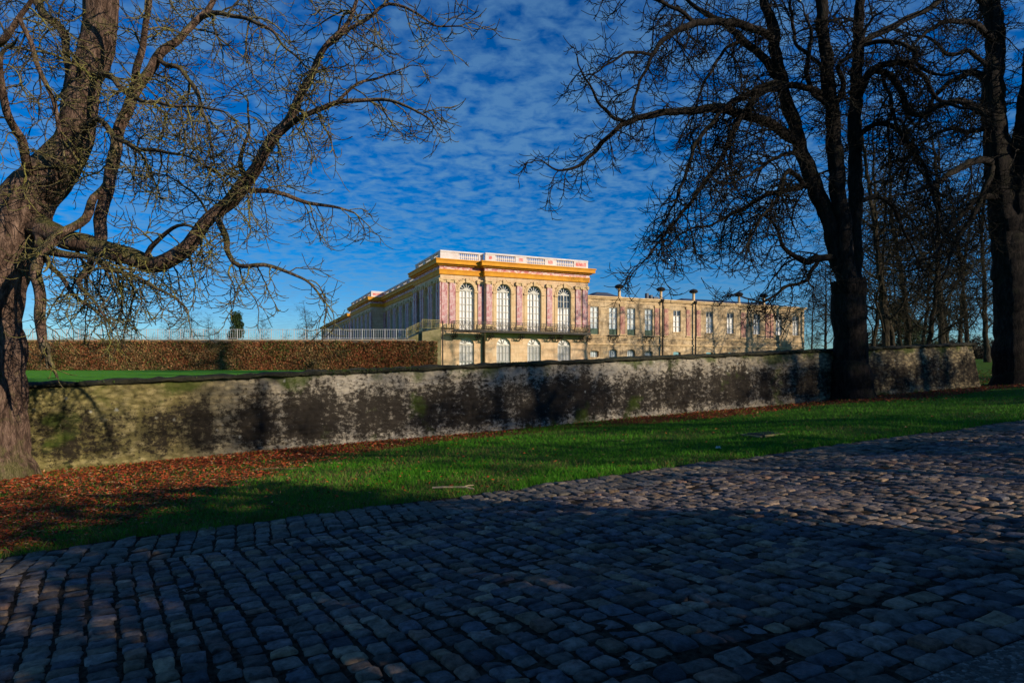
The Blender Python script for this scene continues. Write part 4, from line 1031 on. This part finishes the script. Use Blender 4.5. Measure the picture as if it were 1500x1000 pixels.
for k in range(6):
    a = 2*pi*k/6+.9; base = P(1480, 60-50*k, YF); d = np.array((cos(a), sin(a), .4)); rows = []; p = base.copy()
    for j in range(6): rows.append((*p, .2*(1-j/6.5))); d = unit(d+T.rv()*.2); p = p+d*1.4
    T.limb(rows, .6, .7, mr2, (1.4,3.0), .2)
T.build('bare_chestnut_tree', P(1482, 562, YF), 'dark bare tree at the right edge, standing beyond the end of the wall', 'tree', M['bark_shaded'], M['bark_shaded'], TN)
# --- woodland trees: three kinds, then copies
def wood_tree(seed, H, r, nl, l0, name, low=.16):
    T = Tree(seed); T.sp = (.48, .30); T.twl = (.4, .95); rows = []; p = np.array((0,0,-.3)); d = np.array((T.r.uniform(-.05,.05), T.r.uniform(-.05,.05), 1))
    for j in range(9):
        rows.append((*p, r*(1.25 if j == 0 else 1)*(1-j/9.6))); d = unit(d+T.rv()*.05+np.array((0,0,.1))); p = p+d*H/8
    T.limb(rows, .8, .4, .014, (1.2,2.6), .45)
    C = np.array(rows)
    for k in range(nl):
        f = low+(.92-low)*k/nl; i = f*8; i0 = int(i); base = C[i0,:3]*(1-(i-i0))+C[i0+1,:3]*(i-i0)
        a = k*2.4+T.r.uniform(-.4,.4); d = unit(np.array((cos(a), sin(a), T.r.uniform(.25,1.0)))); Lb = l0*(1.1-.7*f)*T.r.uniform(.8,1.2); q = base.copy(); rr = []
        for j in range(6): rr.append((*q, max(.045, r*.34)*(1-.4*f)*(1-j/6.4))); d = unit(d+T.rv()*.2+np.array((0,0,.03))); q = q+d*Lb/5
        T.limb(rr, .5, .6, .012, (1.1,2.4), .2)
    return T
protos = []
for sd, H, r, nl, l0 in ((41, 19, .22, 22, 5.5), (42, 16, .17, 20, 4.6), (43, 21, .30, 24, 6.5)):
    T = wood_tree(sd, H, r, nl, l0, ''); protos.append(T)
WG = 'bare trees of the wood behind the wall end'
PR = []
def dup_tree(root, loc, rz, s, label, group):
    c = root.copy(); COL.objects.link(c); c.location = loc; c.rotation_euler = (0,0,rz); c.scale = (s,s,s); c['label'] = label; c['group'] = group
    for ch in root.children: d = ch.copy(); COL.objects.link(d); d.parent = c
    return c
rw = random.Random(5)
spots = [(1297,34,0,.95), (1313,40,1,1.1), (1335,44,0,1.0), (1357,38,1,.9), (1378,52,2,1.0), (1447,58,0,1.1), (1408,66,0,1.0), (1322,60,1,.9), (1350,72,1,1.1),
         (1388,80,0,1.2), (1240,78,2,1.0),  (1462,74,0,1.1), (1560,64,2,1.1), 
         (1275,42,1,.9), (1415,54,0,.9), (1208,102,2,.8), (1190,118,0,.85), (1228,110,1,1.0)]
words = ['slender', 'thick', 'leaning', 'tall', 'dark', 'straight', 'twiggy', 'many limbed']
for i, (px, Y, k, s) in enumerate(spots):
    x = (px-750)/F*Y; e, n = w2en(x, Y); z0 = float(gz(e, n)) if e > 30.5 else float(upz(e, n))
    lab = 'bare woodland tree in the dark wood right of the palace wing'
    if i == k or (k == 1 and i == 1) or len(PR) <= k and k == len(PR):
        pass
    while len(PR) <= k:
        PR.append(protos[len(PR)].build('bare_woodland_tree', (0,0,0), lab, 'tree', M['bark_far'], M['bark_far'], 1, WG, 7))
        PR[-1]['unused'] = 1
    if PR[k].get('unused'):
        r0 = PR[k]; r0.location = (x, Y, z0); r0.rotation_euler = (0,0,rw.uniform(0,6)); r0.scale = (s,s,s); del r0['unused']
    else: dup_tree(PR[k], (x, Y, z0), rw.uniform(0, 6.28), s, lab, WG)
# trees behind the camera whose shade lies over the road
for e, n, k, s in ((17,-6,0,.8), (27,-7,0,1), (37,-5,2,1), (46,-8,2,1.1), (58,-6,0,1.1), (34,-18,0,1.2), (48,-20,2,1.1), (8,-9,0,1), (66,-14,0,1.2), (31,-12,0,1), (42,-13,2,1), (52,-14,2,1), (55,-26,2,1.2)):
    x, y = en2w(e, n); dup_tree(PR[k], (x, y, float(gz(e,n))), rw.uniform(0,6), s, 'bare avenue tree on the near side of the cobbled road, outside the picture', 'avenue trees behind the camera')
# far small trees beyond the terrace on the left
for i, (px, Y, k, s, lab) in enumerate(((288,150,1,.85,'small bare tree beyond the terrace, left of the far pine'), (265,170,0,.78,'small bare tree at the left end of the far skyline clump'), (312,160,0,.72,'twiggy bare tree just right of the far clump, seen over the terrace railing'), (384,150,1,.78,'small bare tree right of the dark pine on the skyline'), (450,140,0,.78,'bare round headed tree beside the far end of the palace'), (120,170,2,.6,'low bare tree on the far left skyline behind the big limb'), (190,180,0,.66,'faint bare tree above the terrace railing on the left'))):
    dup_tree(PR[k], ((px-750)/F*Y, Y, Zc(.5)), rw.uniform(0,6), s*1.0, lab, 'far bare trees beyond the terrace')
for i in range(15):
    px = 40+i*31+rw.uniform(-8,8); Y = rw.uniform(190,230)
    dup_tree(PR[(i*2) % 3], ((px-750)/F*Y, Y, Zc(.5)), rw.uniform(0,6), rw.uniform(.52,.74), 'tiny bare tree in the thin skyline belt above the terrace railing', 'skyline belt of bare trees on the left')
def conifer(px, Y, H, R, label, name='pine_tree', seed=1, zb=None, n=9000, flat=.95, parts=14):
    r = np.random.default_rng(seed); x = (px-750)/F*Y; e, nn = w2en(x, Y); z0 = Zc(.5) if zb is None else zb
    root = empty(name, (x, Y, z0)); tag(root, label, 'tree')
    m = MB(); m.lathe(0, 0, [(R*.11, 0), (R*.08, H*.5), (R*.02, H*.97)], 7); m.build('trunk', M['bark_far'], root)
    cs = []; 
    for k in range(parts*6):
        f = r.uniform(.3, .97); a = r.uniform(0, 6.28); rr = R*(1-f)**.9*r.uniform(.4,1)+.15*R; cs.append((cos(a)*rr*.8, sin(a)*rr*.8, H*f, R*r.uniform(.16,.34)))
    cs = np.array(cs); idx = r.integers(0, len(cs), n); v = r.normal(0,1,(n,3)); v /= np.linalg.norm(v,axis=1)[:,None]
    p = cs[idx,:3]+v*cs[idx,3:4]*np.array((1,1,flat))*r.uniform(.5,1,(n,1))**.5
    c = np.array([(.022,.045,.014)])*r.uniform(.5,1.7,(n,1))+np.array([(.012,.01,0)])*r.uniform(0,1,(n,1))
    scatter_quads('crown', p, 1, max(.09, H*.017), c, M['evergreen'], .3, parent=root, kind=None)
conifer(347, 145, 12.8, 3.0, 'dark green pine on the skyline above the terrace railing', seed=3)
conifer(1318, 76, 9.0, 3.2, 'dark evergreen showing between trunks just right of the three stemmed tree', 'evergreen_tree', seed=5, zb=1)
conifer(1345, 95, 7.5, 4.0, 'broad dark evergreen low behind the wall among the bare trunks', 'evergreen_tree', seed=6, zb=1.3)
# undergrowth of the wood
def brush():
    n = 60000; px = RN.uniform(1260, 1560, n); Y = RN.uniform(95, 130, n); x = (px-750)/F*Y; e, nn = w2en(x, Y)
    hh = 3.5+1.6*vnoise(x, x*0, .22)+1.2*vnoise(x, Y, .8, 2); z0 = gz(e, nn)+RN.uniform(0,1,n)**1.3*hh
    c = np.array([(.05,.04,.022)])*RN.uniform(.5,1.6,(n,1))
    o = scatter_quads('undergrowth', np.stack([x, Y, z0], -1), 1, .30, c, M['hedge'], .2, asp=.35)
    tag(o, 'brown tangled undergrowth filling the far wood', 'undergrowth')
brush()
# unseen evergreen shrubs, added beside the road so their shade covers the setts
def shrub_proto():
    r = np.random.default_rng(9); n = 3000; cs = np.array([(r.uniform(-1.6,1.6), r.uniform(-1.0,1.0), r.uniform(.12,.86), r.uniform(.5,1.0)) for _ in range(44)])
    idx = r.integers(0, len(cs), n); v = r.normal(0,1,(n,3)); v /= np.linalg.norm(v,axis=1)[:,None]
    p = cs[idx,:3]*np.array((1,1,1))+v*cs[idx,3:4]*np.array((1,1,.18)); p[:,2] = np.clip(p[:,2], 0, 1.05); p[:,2] += r.exponential(.05, n)*(p[:,2] > .6)
    p[:,2] *= 5.0
    root = empty('added_shade_shrub', (0,0,0)); tag(root, 'tall unseen evergreen shrub added beside the cobbled road to shade it', 'shrub', 'unseen shrubs added for shade behind the camera')
    m = MB(); m.lathe(0,0,[(.16,0),(.08,4)],6); m.build('trunk', M['bark_far'], root)
    scatter_quads('crown', p, 1, .17, np.array([(.03,.06,.015)])*r.uniform(.5,1.6,(n,1)), M['evergreen'], .2, parent=root, kind=None, asp=1)
    return root
SH = shrub_proto(); first = True
rs = random.Random(12)
# (e, height scale): gaps and low places let light patches through
shr = []
e = -2.0
while e < 60:
    hgt = 1.0+.10*sin(e*.7)+rs.uniform(-.12,.1)
    hgt *= 1+.28*math.exp(-((e-8.8)/2.4)**2)+.35*math.exp(-((e-38)/8)**2)
    if 11.9 < e < 18.4: hgt *= .36
    elif 1 < e < 6.6 and rs.random() < .35: hgt *= .62
    elif 18.4 <= e < 20.3: hgt *= 1.0
    elif 20.5 <= e < 25: hgt *= .45
    elif 25 <= e < 34: hgt *= rs.choice((.42,.5,.75,.9))
    shr.append((e, -4.6+rs.uniform(-.5,.5), hgt)); e += rs.uniform(1.5, 2.1)
for e, n, s in shr:
    x, y = en2w(e, n); loc = (x, y, float(gz(e, n))-.1)
    if first: SH.location = loc; SH.scale = (1,1,s); SH.rotation_euler = (0,0,rs.uniform(0,6)); first = False
    else:
        c = dup_tree(SH, loc, rs.uniform(0,6), 1, SH['label'], SH['group']); c.scale = (1,1,s)
# ------------------------------------------------------------------ small things on the grass
def on_ground(px, py):
    Y = 5
    for _ in range(60):
        x = (px-750)/F*Y; e, n = w2en(x, Y); v = (py-540)/F; Y = (EYE-float(gz(e, n)))/v
    return x, Y, float(gz(e, n)), e, n
x, y, z0, e, n = on_ground(665, 718)
m = MB(); m.tube([(-.32,.05,.02),(-.15,.02,.035),(0,.04,.03),(.16,0,.04),(.30,-.06,.02)], .014, 6); m.tube([(.12,.01,.035),(.2,.07,.05),(.28,.1,.05)], .008, 5)
tag(m.build('fallen_stick', simple('peeled_pale_wood', (.34,.25,.15), (.5,.38,.24), 8, .8), loc=(x,y,z0+.01)), 'pale crooked stick lying in the grass near the road edge', 'stick')
x, y, z0, e, n = on_ground(410, 690)
m = MB(); m.tube([(-.5,0,.03),(-.2,.05,.05),(.1,0,.04),(.5,.05,.02)], .012, 5)
tag(m.build('fallen_stick', M['bark'], loc=(x,y,z0+.01), rz=.2), 'thin brown stick lying among the red leaves left of the grass', 'stick')
x, y, z0, e, n = on_ground(1122, 637)
dr = empty('drain_opening', (x, y, z0), TH+.1); dr.scale = (.85,.85,.85); tag(dr, 'sunken dark drain opening with stone lip in the grass before the wall', 'drain')
m = MB(); m.box(-.36,.40,-.26,-.221,-.02,.045); m.box(-.5,-.42,-.22,.3,-.02,.02); m.box(.42,.5,-.22,.3,-.02,.02); m.box(-.5,.5,.3,.38,-.02,.02); m.build('stone_lip', M['mossstone'], dr)
m = MB(); m.box(-.419,.419,-.219,.299,-.02,.035); 
for k in range(7): m.box(-.36+k*.12, -.32+k*.12, -.21, .29, .036, .05)
m.build('grate', M['irondark'], dr)
for i, (px, py) in enumerate(((1052,657),)):
    x, y, z0, e, n = on_ground(px, py); m = MB(); m.add([(-.05,-.03,0),(.05,-.03,0),(.06,.03,0),(-.04,.04,0),(-.03,-.02,.04),(.03,-.02,.045),(.03,.02,.035),(-.03,.02,.04)], [(0,1,5,4),(1,2,6,5),(2,3,7,6),(3,0,4,7),(4,5,6,7)])
    tag(m.build('pebble', M['white'], loc=(x,y,z0+.01)), ('small white pebble in the bright grass near the drain', 'small white pebble near the road edge on the left')[i], 'stone')
# ------------------------------------------------------------------ light, sky, camera
EL, AZ = radians(20), radians(120)                  # sun: low, to the right and behind the camera
sd = np.array((sin(AZ)*cos(EL), cos(AZ)*cos(EL), sin(EL)))
sun = bpy.data.lights.new('sun', 'SUN'); sun.energy = 5.0; sun.angle = radians(.5); sun.color = (1, .85, .67)
so = bpy.data.objects.new('sun', sun); COL.objects.link(so)
from mathutils import Vector
so.rotation_euler = Vector(sd).to_track_quat('Z', 'Y').to_euler(); so.location = (40,-30,30)
w = bpy.data.worlds.new('World'); sc.world = w; w.use_nodes = True; nt = w.node_tree
bg = nt.nodes['Background']; sk = N(nt, 'ShaderNodeTexSky', sky_type='NISHITA'); sk.sun_disc = False; sk.sun_elevation = EL; sk.sun_rotation = AZ
sk.air_density = 1.0; sk.dust_density = .1; sk.ozone_density = 3.5
hs = N(nt, 'ShaderNodeHueSaturation'); hs.inputs['Saturation'].default_value = 1.6; hs.inputs['Value'].default_value = 1.28; hs.inputs['Hue'].default_value = .508; L(nt, sk.outputs[0], hs.inputs['Color'])
tc = N(nt, 'ShaderNodeTexCoord'); sp = N(nt, 'ShaderNodeSeparateXYZ'); L(nt, tc.outputs['Generated'], sp.inputs[0])
zc = math_(nt, 'ADD', math_(nt, 'MAXIMUM', sp.outputs[2], 0.0), .06)
cb = N(nt, 'ShaderNodeCombineXYZ'); L(nt, math_(nt, 'DIVIDE', sp.outputs[0], zc), cb.inputs[0]); L(nt, math_(nt, 'DIVIDE', sp.outputs[1], zc), cb.inputs[1])
c1 = noise(nt, cb.outputs[0], 10.5, 5, .5, .5); c2 = noise(nt, cb.outputs[0], .8, 3, .5); c3 = noise(nt, cb.outputs[0], 27, 4, .6, .3)
cm = math_(nt, 'ADD', math_(nt, 'MULTIPLY', c1, .62), math_(nt, 'MULTIPLY', c3, .26)); cm = math_(nt, 'ADD', cm, math_(nt, 'MULTIPLY', c2, .35))
cf = ramp(nt, cm, [(.52, 0), (.70, .56)])
cf2 = mix(nt, 1.0, cf, ramp(nt, sp.outputs[2], [(.0, .35), (.1, .8), (.3, 1), (.6, .6)]), 'MULTIPLY')
skc = mix(nt, 1.0, hs.outputs[0], ramp(nt, sp.outputs[2], [(0, (.48,.70,.95)), (.2, (.55,.76,.90)), (.5, (.5,.7,.86))]), 'MULTIPLY')
cl = mix(nt, cf2, skc, (1.5, 3.3, 5.4))
L(nt, cl, bg.inputs['Color']); bg.inputs['Strength'].default_value = .10
cam = bpy.data.cameras.new('camera'); cam.lens = F/1500*36; cam.sensor_width = 36; cam.shift_y = 40/1500; cam.clip_end = 3000; cam.clip_start = .05
co = bpy.data.objects.new('camera', cam); COL.objects.link(co); co.location = (0,0,EYE); co.rotation_euler = (radians(90),0,0); sc.camera = co
vs = sc.view_settings; vs.view_transform = 'Standard'; vs.look = 'None'; vs.gamma = 1; vs.exposure = 0
